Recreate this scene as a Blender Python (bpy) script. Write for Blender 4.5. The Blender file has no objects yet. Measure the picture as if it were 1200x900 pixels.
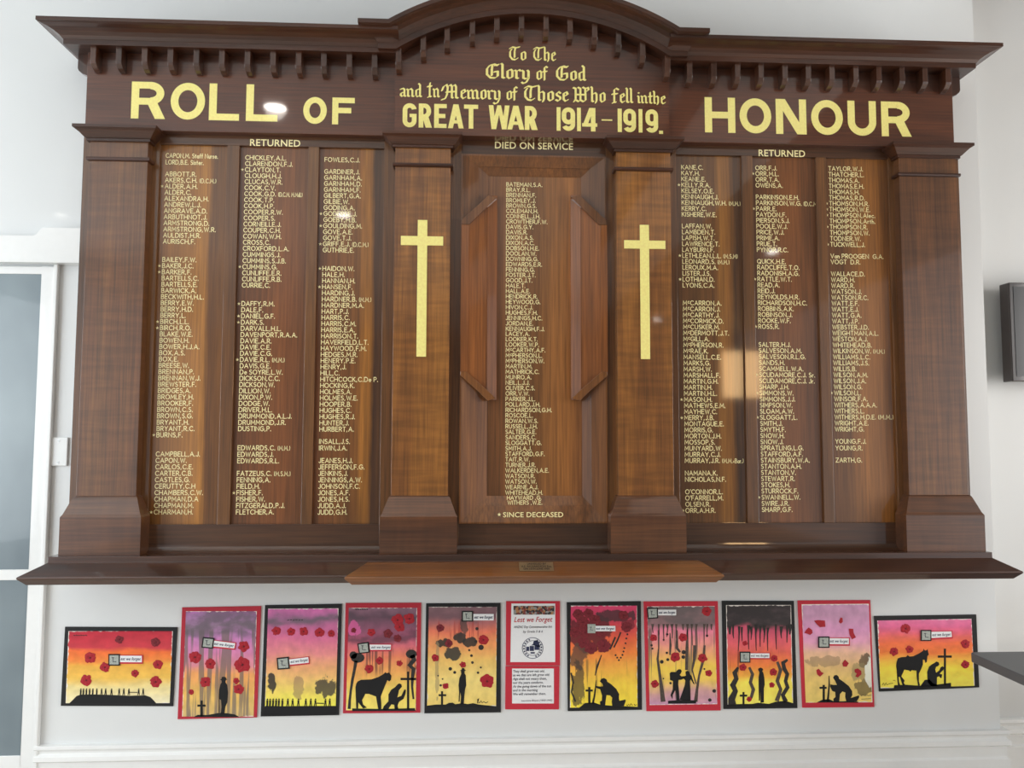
import bpy, bmesh, math, random
from mathutils import Vector
from mathutils.geometry import tessellate_polygon

# ------------------------------------------------------------------ scene, camera, world, lights
S = bpy.context.scene
COL = S.collection
S.view_settings.view_transform = 'Standard'
S.view_settings.look = 'None'
S.view_settings.gamma = 1
S.view_settings.use_curve_mapping = False
S.view_settings.exposure = 0.0
S.cycles.use_denoising = True
S.cycles.max_bounces = 6
S.cycles.diffuse_bounces = 4
S.cycles.caustics_reflective = False
S.cycles.caustics_refractive = False

EYE = 1.55; CAMY = -3.1; F = 900.0
YAW, PIT, ROL = math.radians(2.767), math.radians(3.830), math.radians(0.15)
fw = Vector((math.sin(YAW)*math.cos(PIT), math.cos(YAW)*math.cos(PIT), math.sin(PIT)))
rt0 = Vector((math.cos(YAW), -math.sin(YAW), 0)); up0 = rt0.cross(fw)
rt = rt0*math.cos(ROL)+up0*math.sin(ROL); up = -rt0*math.sin(ROL)+up0*math.cos(ROL)
cam = bpy.data.cameras.new('camera'); co = bpy.data.objects.new('camera', cam); COL.objects.link(co)
cam.sensor_fit = 'HORIZONTAL'; cam.sensor_width = 36; cam.lens = 36*F/1200; cam.clip_start = 0.05
from mathutils import Matrix
co.matrix_world = Matrix(((rt.x, up.x, -fw.x, 0), (rt.y, up.y, -fw.y, CAMY), (rt.z, up.z, -fw.z, EYE), (0, 0, 0, 1)))
S.camera = co

def ray(px, py):
    return rt*((px-600)/F)-up*((py-450)/F)+fw
def at(px, py, Y):
    """photo measurement -> (X, Z) on the plane at depth Y"""
    d = ray(px, py); t = (Y-CAMY)/d.y
    return d.x*t, EYE+d.z*t
def X(px, py, Y): return at(px, py, Y)[0]
def Z(px, py, Y): return at(px, py, Y)[1]

W = bpy.data.worlds.new('world'); S.world = W; W.use_nodes = True
W.node_tree.nodes['Background'].inputs[0].default_value = (0.80, 0.90, 1.0, 1)
W.node_tree.nodes['Background'].inputs[1].default_value = 0.5

CEIL = 3.55
def area(name, loc, aim, sx, sy, power, color):
    l = bpy.data.lights.new(name, 'AREA'); l.shape = 'RECTANGLE'; l.size = sx; l.size_y = sy; l.energy = power; l.color = color
    o = bpy.data.objects.new(name, l); COL.objects.link(o); o.location = loc
    o.rotation_euler = (Vector(aim)-Vector(loc)).to_track_quat('-Z', 'Y').to_euler()
    return o
# area lamps added left and right to fill the room; no windows built there
area('side_fill_light', (-5.1, -3.4, 1.7), (0, -2.4, 1.6), 4.2, 2.5, 222, (0.90, 0.96, 1.0))
area('side_fill_light', (5.1, -2.2, 1.7), (0, -2.0, 1.6), 3.0, 2.5, 165, (1.0, 0.97, 0.93))

# ------------------------------------------------------------------ helpers
def s2l(c): return tuple(((v/255)/12.92 if v/255 <= 0.04045 else ((v/255+0.055)/1.055)**2.4) for v in c)
def rgba(c): return (*s2l(c), 1)

class MB:
    def __init__(s): s.v = []; s.f = []; s.uv = {}
    def add(s, vs, fs):
        n = len(s.v); s.v += [tuple(p) for p in vs]; s.f += [tuple(i+n for i in f) for f in fs]
    def box(s, x0, x1, y0, y1, z0, z1):
        s.add([(x, y, z) for x in (x0, x1) for y in (y0, y1) for z in (z0, z1)],
              [(0, 1, 3, 2), (4, 6, 7, 5), (0, 4, 5, 1), (2, 3, 7, 6), (0, 2, 6, 4), (1, 5, 7, 3)])
    def prism(s, pts, y0, y1):
        """outline in X,Z given thickness from y0 (front) to y1 (back)"""
        n = len(pts)
        tri = tessellate_polygon([[Vector((p[0], p[1], 0)) for p in pts]])
        vs = [(p[0], y0, p[1]) for p in pts]+[(p[0], y1, p[1]) for p in pts]
        fs = [tuple(t) for t in tri]+[tuple(i+n for i in t) for t in tri]+[(i, (i+1) % n, (i+1) % n+n, i+n) for i in range(n)]
        s.add(vs, fs)
    def sheet(s, pts, y):
        tri = tessellate_polygon([[Vector((p[0], p[1], 0)) for p in pts]])
        s.add([(p[0], y, p[1]) for p in pts], [tuple(t) for t in tri])
    def strips(s, rows, closed=False):
        """rows: list of equally long lists of 3-D points -> quads between neighbouring rows"""
        m = len(rows[0]); vs = [p for r in rows for p in r]; fs = []
        R = len(rows)
        for i in range(R if closed else R-1):
            a, b = i*m, ((i+1) % R)*m
            for j in range(m-1): fs.append((a+j, a+j+1, b+j+1, b+j))
        s.add(vs, fs)

ORG = {}
def origin(o):
    return ORG[o.name] if o else Vector((0, 0, 0))
def obj(name, mb, mat, parent=None, bevel=0, smooth=False, label=None, org=None):
    me = bpy.data.meshes.new(name)
    base = origin(parent) if parent else Vector(org or (0, 0, 0))
    me.from_pydata([tuple(Vector(p)-base) for p in mb.v], [], mb.f)
    bm = bmesh.new(); bm.from_mesh(me)
    bmesh.ops.remove_doubles(bm, verts=bm.verts, dist=4e-6)
    bmesh.ops.recalc_face_normals(bm, faces=bm.faces)
    bm.to_mesh(me); bm.free()
    if smooth:
        for p in me.polygons: p.use_smooth = True
    o = bpy.data.objects.new(name, me); COL.objects.link(o); me.materials.append(mat)
    if parent: o.parent = parent
    else: o.location = base
    ORG[o.name] = base
    if bevel:
        b = o.modifiers.new('bevel', 'BEVEL'); b.width = bevel; b.segments = 2; b.limit_method = 'ANGLE'; b.angle_limit = math.radians(35)
    if label: o['label'] = label
    return o
def thing(name, label, cat, loc, group=None):
    o = bpy.data.objects.new(name, None); COL.objects.link(o); o.location = loc; o.empty_display_size = 0.05
    o['label'] = label; o['category'] = cat
    if group: o['group'] = group
    ORG[o.name] = Vector(loc)
    return o
def tag(o, label, cat, group=None):
    o['label'] = label; o['category'] = cat
    if group: o['group'] = group
    return o
def struct(o): o['kind'] = 'structure'; return o

# ------------------------------------------------------------------ materials
def nodes(name):
    m = bpy.data.materials.new(name); m.use_nodes = True
    nt = m.node_tree; b = nt.nodes['Principled BSDF']
    def N(t, **k):
        n = nt.nodes.new(t)
        for a, v in k.items(): setattr(n, a, v)
        return n
    return m, nt, b, N, nt.links.new
def ramp(N, stops, interp='LINEAR'):
    r = N('ShaderNodeValToRGB'); r.color_ramp.interpolation = interp
    e = r.color_ramp.elements
    while len(e) < len(stops): e.new(0.5)
    for i, (p, c) in enumerate(stops): e[i].position = p; e[i].color = c if len(c) == 4 else (*c, 1)
    return r
def plain(name, c, rough=0.5, metal=0, coat=0, bump=0, bscale=200, mottled=0.06, spec=0.5):
    m, nt, b, N, L = nodes(name)
    tc = N('ShaderNodeTexCoord'); no = N('ShaderNodeTexNoise'); no.inputs['Scale'].default_value = bscale; no.inputs['Detail'].default_value = 3
    L(tc.outputs['Object'], no.inputs['Vector'])
    lin = s2l(c)
    r = ramp(N, [(0.3, tuple(v*(1-mottled) for v in lin)), (0.7, tuple(min(1, v*(1+mottled)) for v in lin))])
    L(no.outputs['Fac'], r.inputs[0]); L(r.outputs[0], b.inputs['Base Color'])
    b.inputs['Roughness'].default_value = rough; b.inputs['Metallic'].default_value = metal
    b.inputs['Coat Weight'].default_value = coat; b.inputs['Coat Roughness'].default_value = 0.05
    b.inputs['Specular IOR Level'].default_value = spec
    if bump:
        bp = N('ShaderNodeBump'); bp.inputs['Strength'].default_value = bump; bp.inputs['Distance'].default_value = 0.002
        L(no.outputs['Fac'], bp.inputs['Height']); L(bp.outputs[0], b.inputs['Normal'])
    return m
def wood(name, stops, grain='X', across=None, figure=0.0, coat=1.0, amp=0.35, tone=(1, 1, 1), seed=0.0, crough=0.05):
    """stops: colours dark..light.  across: optional [(frac, colour)] boards/streaks across the width of the piece"""
    m, nt, b, N, L = nodes(name)
    tc = N('ShaderNodeTexCoord')
    def noise(sx, sy, sz, detail=4, rough=0.55, dist=0.0, src='Object'):
        mp = N('ShaderNodeMapping'); mp.inputs['Scale'].default_value = (sx, sy, sz); mp.inputs['Location'].default_value = (seed*3.1, seed*1.7, seed*2.3)
        no = N('ShaderNodeTexNoise'); no.inputs['Scale'].default_value = 1; no.inputs['Detail'].default_value = detail; no.inputs['Roughness'].default_value = rough
        no.inputs['Distortion'].default_value = dist
        L(tc.outputs[src], mp.inputs[0]); L(mp.outputs[0], no.inputs['Vector']); return no
    def g(al, ac): return (al, ac, ac) if grain == 'X' else (ac, ac, al)
    broad = noise(*g(0.7, 9), detail=3, dist=0.6)
    fine = noise(*g(4, 150), detail=2)
    if across:
        sep = N('ShaderNodeSeparateXYZ'); L(tc.outputs['Generated'], sep.inputs[0])
        wob = noise(*g(1.6, 3.0), detail=4, dist=0.4)
        mr = N('ShaderNodeMath', operation='MULTIPLY_ADD'); mr.inputs[1].default_value = 0.22; mr.inputs[2].default_value = -0.11
        L(wob.outputs['Fac'], mr.inputs[0])
        ad = N('ShaderNodeMath', operation='ADD'); L(sep.outputs['X' if grain == 'Z' else 'Z'], ad.inputs[0]); L(mr.outputs[0], ad.inputs[1])
        cr = ramp(N, [(p, rgba(c)) for p, c in across]); L(ad.outputs[0], cr.inputs[0])
    else:
        k = len(stops)-1
        cr = ramp(N, [(0.28+0.44*i/k, rgba(c)) for i, c in enumerate(stops)]); L(broad.outputs['Fac'], cr.inputs[0])
    # fine grain
    fr = ramp(N, [(0.3, (1-amp,)*3), (0.7, (1+amp*0.5,)*3)]); L(fine.outputs['Fac'], fr.inputs[0])
    mx = N('ShaderNodeMix', data_type='RGBA', blend_type='MULTIPLY'); mx.inputs[0].default_value = 1
    L(cr.outputs[0], mx.inputs[6]); L(fr.outputs[0], mx.inputs[7]); last = mx
    if across:
        br = ramp(N, [(0.3, (0.72,)*3), (0.7, (1.22,)*3)]); L(broad.outputs['Fac'], br.inputs[0])
        m2 = N('ShaderNodeMix', data_type='RGBA', blend_type='MULTIPLY'); m2.inputs[0].default_value = 1
        L(last.outputs[2], m2.inputs[6]); L(br.outputs[0], m2.inputs[7]); last = m2
    if figure:
        fg = noise(*((26, 4, 5) if grain == 'X' else (5, 4, 42)), detail=2, dist=0.3)
        f2 = ramp(N, [(0.35, (1-figure,)*3), (0.65, (1+figure,)*3)]); L(fg.outputs['Fac'], f2.inputs[0])
        m3 = N('ShaderNodeMix', data_type='RGBA', blend_type='MULTIPLY'); m3.inputs[0].default_value = 1
        L(last.outputs[2], m3.inputs[6]); L(f2.outputs[0], m3.inputs[7]); last = m3
    m4 = N('ShaderNodeMix', data_type='RGBA', blend_type='MULTIPLY'); m4.inputs[0].default_value = 1
    m4.inputs[7].default_value = (tone[0]*.92, tone[1]*.95, tone[2]*.74, 1); L(last.outputs[2], m4.inputs[6])
    L(m4.outputs[2], b.inputs['Base Color'])
    b.inputs['Roughness'].default_value = 0.42; b.inputs['Coat Weight'].default_value = coat; b.inputs['Coat Roughness'].default_value = crough
    b.inputs['Coat IOR'].default_value = 1.52
    bp = N('ShaderNodeBump'); bp.inputs['Strength'].default_value = 0.12; bp.inputs['Distance'].default_value = 0.001
    L(fine.outputs['Fac'], bp.inputs['Height']); L(bp.outputs[0], b.inputs['Normal'])
    return m

DK = [(54, 27, 17), (80, 42, 26), (97, 53, 33)]
M_dark = wood('polished_dark_timber', DK, 'X', coat=.5, crough=.16, tone=(.72, .68, .66))
M_darkv = wood('polished_dark_timber_upright', DK, 'Z', seed=2, tone=(.75, .72, .7))
M_frieze = wood('frieze_timber', [(74, 38, 25), (95, 52, 33), (110, 62, 40)], 'X', seed=5, tone=(.88, .76, .72))
M_sill = wood('sill_timber', [(58, 32, 22), (76, 42, 27), (92, 54, 34)], 'X', seed=7, tone=(.80, .66, .60))
M_sillc = wood('warm_sill_timber', [(104, 58, 28), (128, 74, 36), (142, 86, 44)], 'X', seed=9)
M_stile = wood('stile_timber', [(84, 52, 32), (108, 68, 40), (126, 82, 48)], 'Z', seed=11, tone=(1.05, 1.02, .92))
M_rail = wood('rail_timber', [(66, 40, 27), (82, 50, 32), (94, 60, 38)], 'X', seed=13, tone=(.9, .80, .70))
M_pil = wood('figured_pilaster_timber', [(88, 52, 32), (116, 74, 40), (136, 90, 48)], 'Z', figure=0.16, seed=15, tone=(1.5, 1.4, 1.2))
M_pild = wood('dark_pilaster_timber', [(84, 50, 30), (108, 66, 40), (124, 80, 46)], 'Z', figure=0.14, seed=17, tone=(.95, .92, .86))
M_ped = wood('pedestal_timber', [(78, 46, 32), (98, 60, 40), (110, 70, 46)], 'X', figure=0.10, seed=19, tone=(.95, .88, .84))
M_mould = wood('recess_moulding_timber', [(92, 56, 34), (114, 70, 40), (128, 80, 44)], 'Z', seed=21, tone=(1.25, 1.2, 1.1))
M_wing = wood('recess_wing_timber', [(98, 58, 34), (128, 76, 40), (146, 88, 46)], 'Z', seed=23, tone=(1.3, 1.2, 1.1))
PANW = [
 wood('name_panel_timber_golden', None, 'Z', [(0.0, (100, 62, 30)), (0.25, (132, 86, 40)), (0.5, (140, 92, 42)), (0.72, (150, 100, 48)), (0.8, (96, 60, 34)), (1.0, (116, 74, 40))], seed=1, tone=(1.4, 1.3, 1.08)),
 wood('name_panel_timber_red', None, 'Z', [(0.0, (84, 50, 32)), (0.4, (104, 62, 38)), (0.7, (112, 66, 40)), (1.0, (92, 56, 36))], seed=2.3, tone=(1.4, 1.3, 1.08)),
 wood('name_panel_timber_streaked', None, 'Z', [(0.0, (88, 50, 28)), (0.35, (108, 66, 36)), (0.6, (112, 70, 38)), (0.7, (146, 95, 46)), (0.8, (130, 84, 40)), (0.86, (62, 38, 28)), (1.0, (84, 54, 36))], seed=3.1, tone=(1.4, 1.3, 1.08)),
 wood('name_panel_timber_banded', None, 'Z', [(0.0, (84, 54, 36)), (0.4, (98, 64, 38)), (0.58, (92, 58, 34)), (0.66, (126, 84, 45)), (0.8, (116, 75, 40)), (0.88, (66, 42, 30)), (1.0, (96, 60, 36))], seed=4.4, tone=(1.4, 1.3, 1.08)),
 wood('name_panel_timber_plain', None, 'Z', [(0.0, (86, 52, 34)), (0.5, (110, 66, 40)), (1.0, (96, 58, 36))], seed=5.2, tone=(1.4, 1.3, 1.08)),
 wood('name_panel_timber_olive', None, 'Z', [(0.0, (90, 56, 34)), (0.3, (98, 62, 36)), (0.55, (128, 82, 42)), (0.85, (136, 86, 42)), (1.0, (98, 60, 34))], seed=6.6, tone=(1.4, 1.3, 1.08)),
]
M_panc = wood('central_panel_timber', None, 'Z', [(0.0, (104, 66, 42)), (0.3, (112, 72, 46)), (0.6, (122, 80, 48)), (0.85, (134, 86, 48)), (1.0, (112, 70, 42))], seed=8.8, crough=0.12, tone=(1.4, 1.3, 1.2))

def gold_mat(name, c, metal=0.25, rough=0.38):
    return plain(name, c, rough, metal, 0.4, 0, 120, 0.07)
M_gold = gold_mat('gold_leaf', (255, 238, 146), 0.08)
M_name = gold_mat('gold_paint', (255, 238, 178), 0.0)
M_wall = plain('white_wall_paint', (226, 228, 228), 0.28, 0, 0.15, 0.02, 260, 0.01)
M_wallr = plain('recess_wall_paint', (216, 217, 216), 0.4, 0, 0.0, 0.02, 260, 0.01)
M_trim = plain('white_gloss_trim', (240, 241, 240), 0.22, 0, 0.4, 0, 40, 0.01)
M_plate = plain('white_plastic', (238, 240, 240), 0.3, 0, 0.1, 0, 30, 0.01)
M_screw = plain('pale_screw', (205, 208, 208), 0.3, 0.4, 0, 0, 30, 0.02)
M_ceil = plain('white_ceiling_paint', (236, 238, 238), 0.7, 0, 0, 0, 10, 0.01)
M_soffit = plain('brown_soffit_timber', (92, 78, 66), 0.6, 0, 0, 0, 10, 0.05)
M_floor = plain('pale_brown_carpet', (192, 182, 170), 0.9, 0, 0, 0.3, 300, 0.15)
M_backw = plain('dark_back_wall', (74, 68, 64), 0.7, 0, 0, 0, 10, 0.02)
M_table = plain('dark_grey_laminate', (86, 88, 90), 0.45, 0, 0, 0.1, 900, 0.05)
M_tableleg = plain('dark_steel', (52, 54, 56), 0.35, 0.8)
M_tv = plain('dark_brown_screen_shell', (56, 48, 46), 0.22, 0, 0.4)
M_tvg = plain('black_screen_glass', (24, 22, 24), 0.3, 0, 0.1)
M_lampring = plain('white_lamp_ring', (240, 240, 238), 0.3)
M_brass = plain('aged_brass_plate', (150, 128, 98), 0.35, 0.6, 0, 0, 300, 0.1)
M_etch = plain('dark_etched_letters', (44, 34, 26), 0.6)
M_blackcard = plain('black_card', (24, 24, 26), 0.75, 0, 0, 0.05, 500, 0.1)
M_redcard = plain('red_card', (200, 44, 62), 0.75, 0, 0, 0.05, 500, 0.05)
M_redcard2 = plain('deep_red_card', (184, 40, 58), 0.75, 0, 0, 0.05, 500, 0.05)
M_ink = plain('black_paper_cutout', (16, 16, 18), 0.8, 0, 0, 0, 300, 0.1)
M_wash = plain('grey_ink_wash', (82, 70, 64), 0.8, 0, 0, 0, 120, 0.3)
M_washd = plain('dark_ink_wash', (48, 44, 42), 0.8, 0, 0, 0, 120, 0.3)
M_poppy = plain('red_poppy_paper', (172, 28, 42), 0.75, 0, 0, 0.15, 300, 0.22)
M_poppyd = plain('dark_poppy_paint', (122, 34, 44), 0.8, 0, 0, 0, 200, 0.3)
M_pheart = plain('poppy_heart', (104, 18, 30), 0.8)
M_white = plain('white_paper', (240, 241, 242), 0.7, 0, 0, 0, 100, 0.01)
M_redtext = plain('red_print', (190, 44, 56), 0.7)
M_txt = plain('dark_print', (60, 60, 74), 0.7)
M_navy = plain('navy_print', (44, 52, 84), 0.7)
M_grey = plain('grey_patterned_print', (172, 178, 170), 0.7, 0, 0, 0, 380, 0.35)
M_sign = plain('white_signature_paint', (205, 190, 175), 0.5)

def glass_mat():
    m, nt, b, N, L = nodes('frosted_blue_grey_glass')
    tc = N('ShaderNodeTexCoord'); mp = N('ShaderNodeMapping'); mp.inputs['Scale'].default_value = (1.2, 1, 0.8)
    no = N('ShaderNodeTexNoise'); no.inputs['Scale'].default_value = 2; no.inputs['Detail'].default_value = 3
    L(tc.outputs['Object'], mp.inputs[0]); L(mp.outputs[0], no.inputs['Vector'])
    r = ramp(N, [(0.3, rgba((112, 126, 134))), (0.7, rgba((146, 160, 166)))]); L(no.outputs['Fac'], r.inputs[0]); L(r.outputs[0], b.inputs['Base Color'])
    b.inputs['Roughness'].default_value = 0.3; b.inputs['Coat Weight'].default_value = 0.25; b.inputs['Coat Roughness'].default_value = 0.04
    b.inputs['Transmission Weight'].default_value = 0.12
    return m
M_glass = glass_mat()
def lamp_mat():
    m, nt, b, N, L = nodes('lit_downlight_lens')
    b.inputs['Emission Color'].default_value = (1.0, 0.93, 0.84, 1); b.inputs['Emission Strength'].default_value = 60
    return m
M_lens = lamp_mat()
def dusk_mat():
    m, nt, b, N, L = nodes('warm_lit_window_pane')
    b.inputs['Emission Color'].default_value = (1.0, 0.62, 0.28, 1); b.inputs['Emission Strength'].default_value = 13
    return m
M_dusk = dusk_mat()

# ------------------------------------------------------------------ lettering
_tc = bpy.data.curves.new('lettering_source', 'FONT'); _to = bpy.data.objects.new('lettering_source', _tc); COL.objects.link(_to)
_tc.resolution_u = 3; _tc.space_character = 1.04
_cache = {}
def text2d(body, offset=0.0, shear=0.0):
    k = (body, offset, shear)
    if k in _cache: return _cache[k]
    _tc.body = body; _tc.offset = offset; _tc.shear = shear; _tc.size = 1
    bpy.context.view_layer.update()
    dg = bpy.context.evaluated_depsgraph_get(); ev = _to.evaluated_get(dg); me = ev.to_mesh()
    r = ([(v.co.x, v.co.y) for v in me.vertices], [tuple(p.vertices) for p in me.polygons]); ev.to_mesh_clear()
    _cache[k] = r; return r
CAP = 0.682
def put_text(mb, body, x, z, cap, y, xs=1.0, offset=0.0, shear=0.0, fit=None, ang=0.0):
    vs, fs = text2d(body, offset, shear)
    if not vs: return
    k = cap/CAP; x0 = min(v[0] for v in vs); x1 = max(v[0] for v in vs)
    sx = k*xs if fit is None else fit/(x1-x0)
    ca, sa = math.cos(ang), math.sin(ang)
    pts = []
    for vx, vy in vs:
        a, b = (vx-x0)*sx, vy*k
        pts.append((x+a*ca-b*sa, y, z+a*sa+b*ca))
    mb.add(pts, fs)

def rect(x0, x1, y0, y1): return [[(x0, y0), (x1, y0), (x1, y1), (x0, y1)]]
def arc(cx, cy, rx, ry, s, a0, a1, n=22):
    """ring segment of stroke width s"""
    out = []; sx = s
    for i in range(n):
        t0 = math.radians(a0+(a1-a0)*i/n); t1 = math.radians(a0+(a1-a0)*(i+1)/n)
        out.append([(cx+rx*math.cos(t0), cy+ry*math.sin(t0)), (cx+rx*math.cos(t1), cy+ry*math.sin(t1)),
                    (cx+(rx-sx)*math.cos(t1), cy+(ry-s)*math.sin(t1)), (cx+(rx-sx)*math.cos(t0), cy+(ry-s)*math.sin(t0))])
    return out
def glyph(c, w, s):
    """signwriter's capitals; height 1, width w, stroke s"""
    h = s*0.92
    if c == 'O': return arc(w/2, .5, w/2, .5, s, 0, 360, 40)
    if c == 'L': return rect(0, s, 0, 1)+rect(s, w, 0, h)
    if c == 'F': return rect(0, s, 0, 1)+rect(s, w, 1-h, 1)+rect(s, w*.85, .42, .42+h)
    if c == 'E': return rect(0, s, 0, 1)+rect(s, w, 1-h, 1)+rect(s, w, 0, h)+rect(s, w*.9, .5-h/2, .5+h/2)
    if c == 'H': return rect(0, s, 0, 1)+rect(w-s, w, 0, 1)+rect(s, w-s, .5-h/2, .5+h/2)
    if c == 'T': return rect(0, w, 1-h, 1)+rect(w/2-s/2, w/2+s/2, 0, 1-h)
    if c == '1': return rect(0, w, 0, 1)
    if c == 'N': return rect(0, s, 0, 1)+rect(w-s, w, 0, 1)+[[(0, 1), (s*1.3, 1), (w, 0), (w-s*1.3, 0)]]
    if c == 'U':
        r = w/2
        return rect(0, s, r, 1)+rect(w-s, w, r, 1)+arc(r, r, r, r, s, 180, 360)
    if c == 'R':
        ry = .31; cx = w-min(.36, w*.5)-.02; rx = w-.02-cx
        return (rect(0, s, 0, 1)+rect(s, cx, 1-h, 1)+rect(s, cx, 1-2*ry, 1-2*ry+h)+arc(cx, 1-ry, rx, ry, s, -90, 90)
                + [[(cx-s*.6, 1-2*ry+h*.75), (cx+s*.7, 1-2*ry+h*.85), (w+.02, 0), (w-s*1.22, 0)]])
    if c == 'A':
        k = s*1.05
        return [[(0, 0), (k, 0), (w/2+s*.55, 1), (w/2-s*.55, 1)], [(w-k, 0), (w, 0), (w/2+s*.55, 1), (w/2-s*.55, 1)]]+rect(w*.24, w*.76, .2, .2+h*.8)
    if c == 'W':
        k = s*1.0; q = w/4
        return [[(0, 1), (k, 1), (q+k*.5, 0), (q-k*.5, 0)], [(q-k*.5, 0), (q+k*.5, 0), (2*q+k*.4, 1), (2*q-k*.4, 1)],
                [(2*q-k*.4, 1), (2*q+k*.4, 1), (3*q+k*.5, 0), (3*q-k*.5, 0)], [(3*q-k*.5, 0), (3*q+k*.5, 0), (w, 1), (w-k, 1)]]
    if c == 'G':
        r = w/2
        return (rect(0, s, r, 1-r)+arc(r, 1-r, r, r, s, 10, 180)+arc(r, r, r, r, s, 180, 360)+rect(w-s, w, r, .52)+rect(w*.5, w, .42, .42+h*.8))
    if c == '9':
        r = w/2
        return (rect(0, s, .5+r*.2, 1-r)+arc(r, 1-r, r, r, s, 0, 180)+rect(w-s, w, r, 1-r)+arc(r, .5+r*.2, r, r, s, 180, 360)+arc(r, r, r, r, s, 205, 360))
    if c == '4':
        return rect(w*.58, w*.58+s, 0, 1)+rect(0, w, .2, .2+h*.85)+[[(0, .2), (s*1.05, .2), (w*.58+s*.7, 1), (w*.58-s*.35, 1)]]
    if c == '-': return rect(0, w, 0, 1)
    if c == '.': return rect(0, w, 0, 1)
    return []
def put_polys(mb, polys, x, z, sx, sz, y):
    for i, p in enumerate(polys):
        n = len(p); yy = y-i*1.5e-5; mb.add([(x+a*sx, yy, z+b*sz) for a, b in p], [tuple(range(n))])

# plain signwriter's capitals for the name lists: one even stroke, cap height 1
def A_(cx, cy, rx, ry, a0, a1, n=8): return [(cx+rx*math.cos(math.radians(a0+(a1-a0)*i/n)), cy+ry*math.sin(math.radians(a0+(a1-a0)*i/n))) for i in range(n+1)]
SW = {
 'A': (.84, [[(0, 0), (.42, 1), (.84, 0)], [(.16, .34), (.68, .34)]]), 'B': (.62, [[(0, 0), (0, 1), (.32, 1)]+A_(.32, .76, .24, .24, 90, -90, 6)+[(0, .52)], [(.3, .52)]+A_(.34, .26, .28, .26, 90, -90, 6)+[(0, 0)]]),
 'C': (.80, [A_(.46, .5, .46, .5, 45, 315, 14)]), 'D': (.80, [[(0, 0), (0, 1), (.32, 1)]+A_(.32, .5, .48, .5, 90, -90, 10)+[(0, 0)]]),
 'E': (.56, [[(.56, 1), (0, 1), (0, 0), (.56, 0)], [(0, .52), (.5, .52)]]), 'F': (.54, [[(.54, 1), (0, 1), (0, 0)], [(0, .5), (.48, .5)]]),
 'G': (.86, [A_(.46, .5, .46, .5, 45, 345, 14)+[(.9, .46), (.52, .46)]]), 'H': (.76, [[(0, 0), (0, 1)], [(.76, 0), (.76, 1)], [(0, .5), (.76, .5)]]),
 'I': (.02, [[(.01, 0), (.01, 1)]]), 'J': (.42, [[(.42, 1), (.42, .26)]+A_(.2, .24, .22, .24, 0, -160, 6)]), 'K': (.66, [[(0, 0), (0, 1)], [(.6, 1), (.04, .42)], [(.2, .58), (.66, 0)]]),
 'L': (.50, [[(0, 1), (0, 0), (.5, 0)]]), 'M': (.92, [[(0, 0), (.06, 1), (.46, .3), (.86, 1), (.92, 0)]]), 'N': (.76, [[(0, 0), (0, 1), (.76, 0), (.76, 1)]]),
 'O': (.94, [A_(.47, .5, .47, .5, 0, 360, 18)]), 'P': (.60, [[(0, 0), (0, 1), (.32, 1)]+A_(.32, .73, .27, .27, 90, -90, 6)+[(0, .46)]]),
 'Q': (.94, [A_(.47, .5, .47, .5, 0, 360, 18), [(.56, .3), (.92, -.06)]]), 'R': (.64, [[(0, 0), (0, 1), (.32, 1)]+A_(.32, .73, .27, .27, 90, -90, 6)+[(0, .46)], [(.3, .46), (.64, 0)]]),
 'S': (.56, [A_(.29, .75, .25, .25, 40, 250, 8)+A_(.27, .26, .28, .26, 75, -140, 8)]), 'T': (.66, [[(0, 1), (.66, 1)], [(.33, 1), (.33, 0)]]),
 'U': (.72, [[(0, 1), (0, .34)]+A_(.36, .36, .36, .36, 180, 360, 8)+[(.72, 1)]]), 'V': (.78, [[(0, 1), (.39, 0), (.78, 1)]]), 'W': (1.10, [[(0, 1), (.28, 0), (.55, .9), (.82, 0), (1.1, 1)]]),
 'X': (.74, [[(0, 0), (.74, 1)], [(0, 1), (.74, 0)]]), 'Y': (.74, [[(0, 1), (.37, .46), (.74, 1)], [(.37, .46), (.37, 0)]]), 'Z': (.68, [[(0, 1), (.68, 1), (0, 0), (.68, 0)]]),
 '.': (.12, [[(.02, -.02), (.02, .10)]]), ',': (.20, [[(.05, .1), (.05, 0), (.0, -.12)]]), "'": (.04, [[(.02, 1.05), (.02, .75)]]), '(': (.16, [A_(.3, .5, .3, .62, 130, 230, 6)]), ')': (.16, [A_(-.14, .5, .3, .62, 50, -50, 6)]), '&': (.3, [[(0, .3), (.3, .3)], [(.15, .1), (.15, .5)]]), ' ': (.16, []),
 'c': (.5, [A_(.3, .3, .28, .3, 45, 315, 9)]), 'e': (.52, [[(.04, .32), (.54, .32)]+A_(.29, .3, .26, .3, 5, 315, 9)]), 'a': (.48, [A_(.25, .28, .24, .28, 0, 360, 9), [(.49, .56), (.49, 0)]]), 'd': (.5, [A_(.25, .28, .24, .28, 0, 360, 9), [(.49, 1), (.49, 0)]]),
 'f': (.3, [[(.32, .98), (.2, 1), (.14, .86), (.14, 0)], [(0, .58), (.3, .58)]]), 't': (.3, [[(.14, .86), (.14, 0)], [(0, .58), (.3, .58)]]), 'u': (.42, [[(0, .58), (0, .2), (.2, 0), (.42, .2), (.42, .58)], [(.42, .58), (.42, 0)]]), 'r': (.28, [[(0, 0), (0, .58)], [(0, .36), (.12, .56), (.28, .56)]]),
 's': (.32, [[(.32, .5), (.16, .6), (.02, .46), (.3, .18), (.16, 0), (0, .1)]]), 'i': (.02, [[(.01, 0), (.01, .58)], [(.01, .76), (.01, .9)]]), 'l': (.02, [[(.01, 0), (.01, 1)]]), 'h': (.42, [[(0, 0), (0, 1)], [(0, .36), (.2, .58), (.42, .4), (.42, 0)]]), 'n': (.42, [[(0, 0), (0, .58)], [(0, .36), (.2, .58), (.42, .4), (.42, 0)]]),
}
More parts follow.
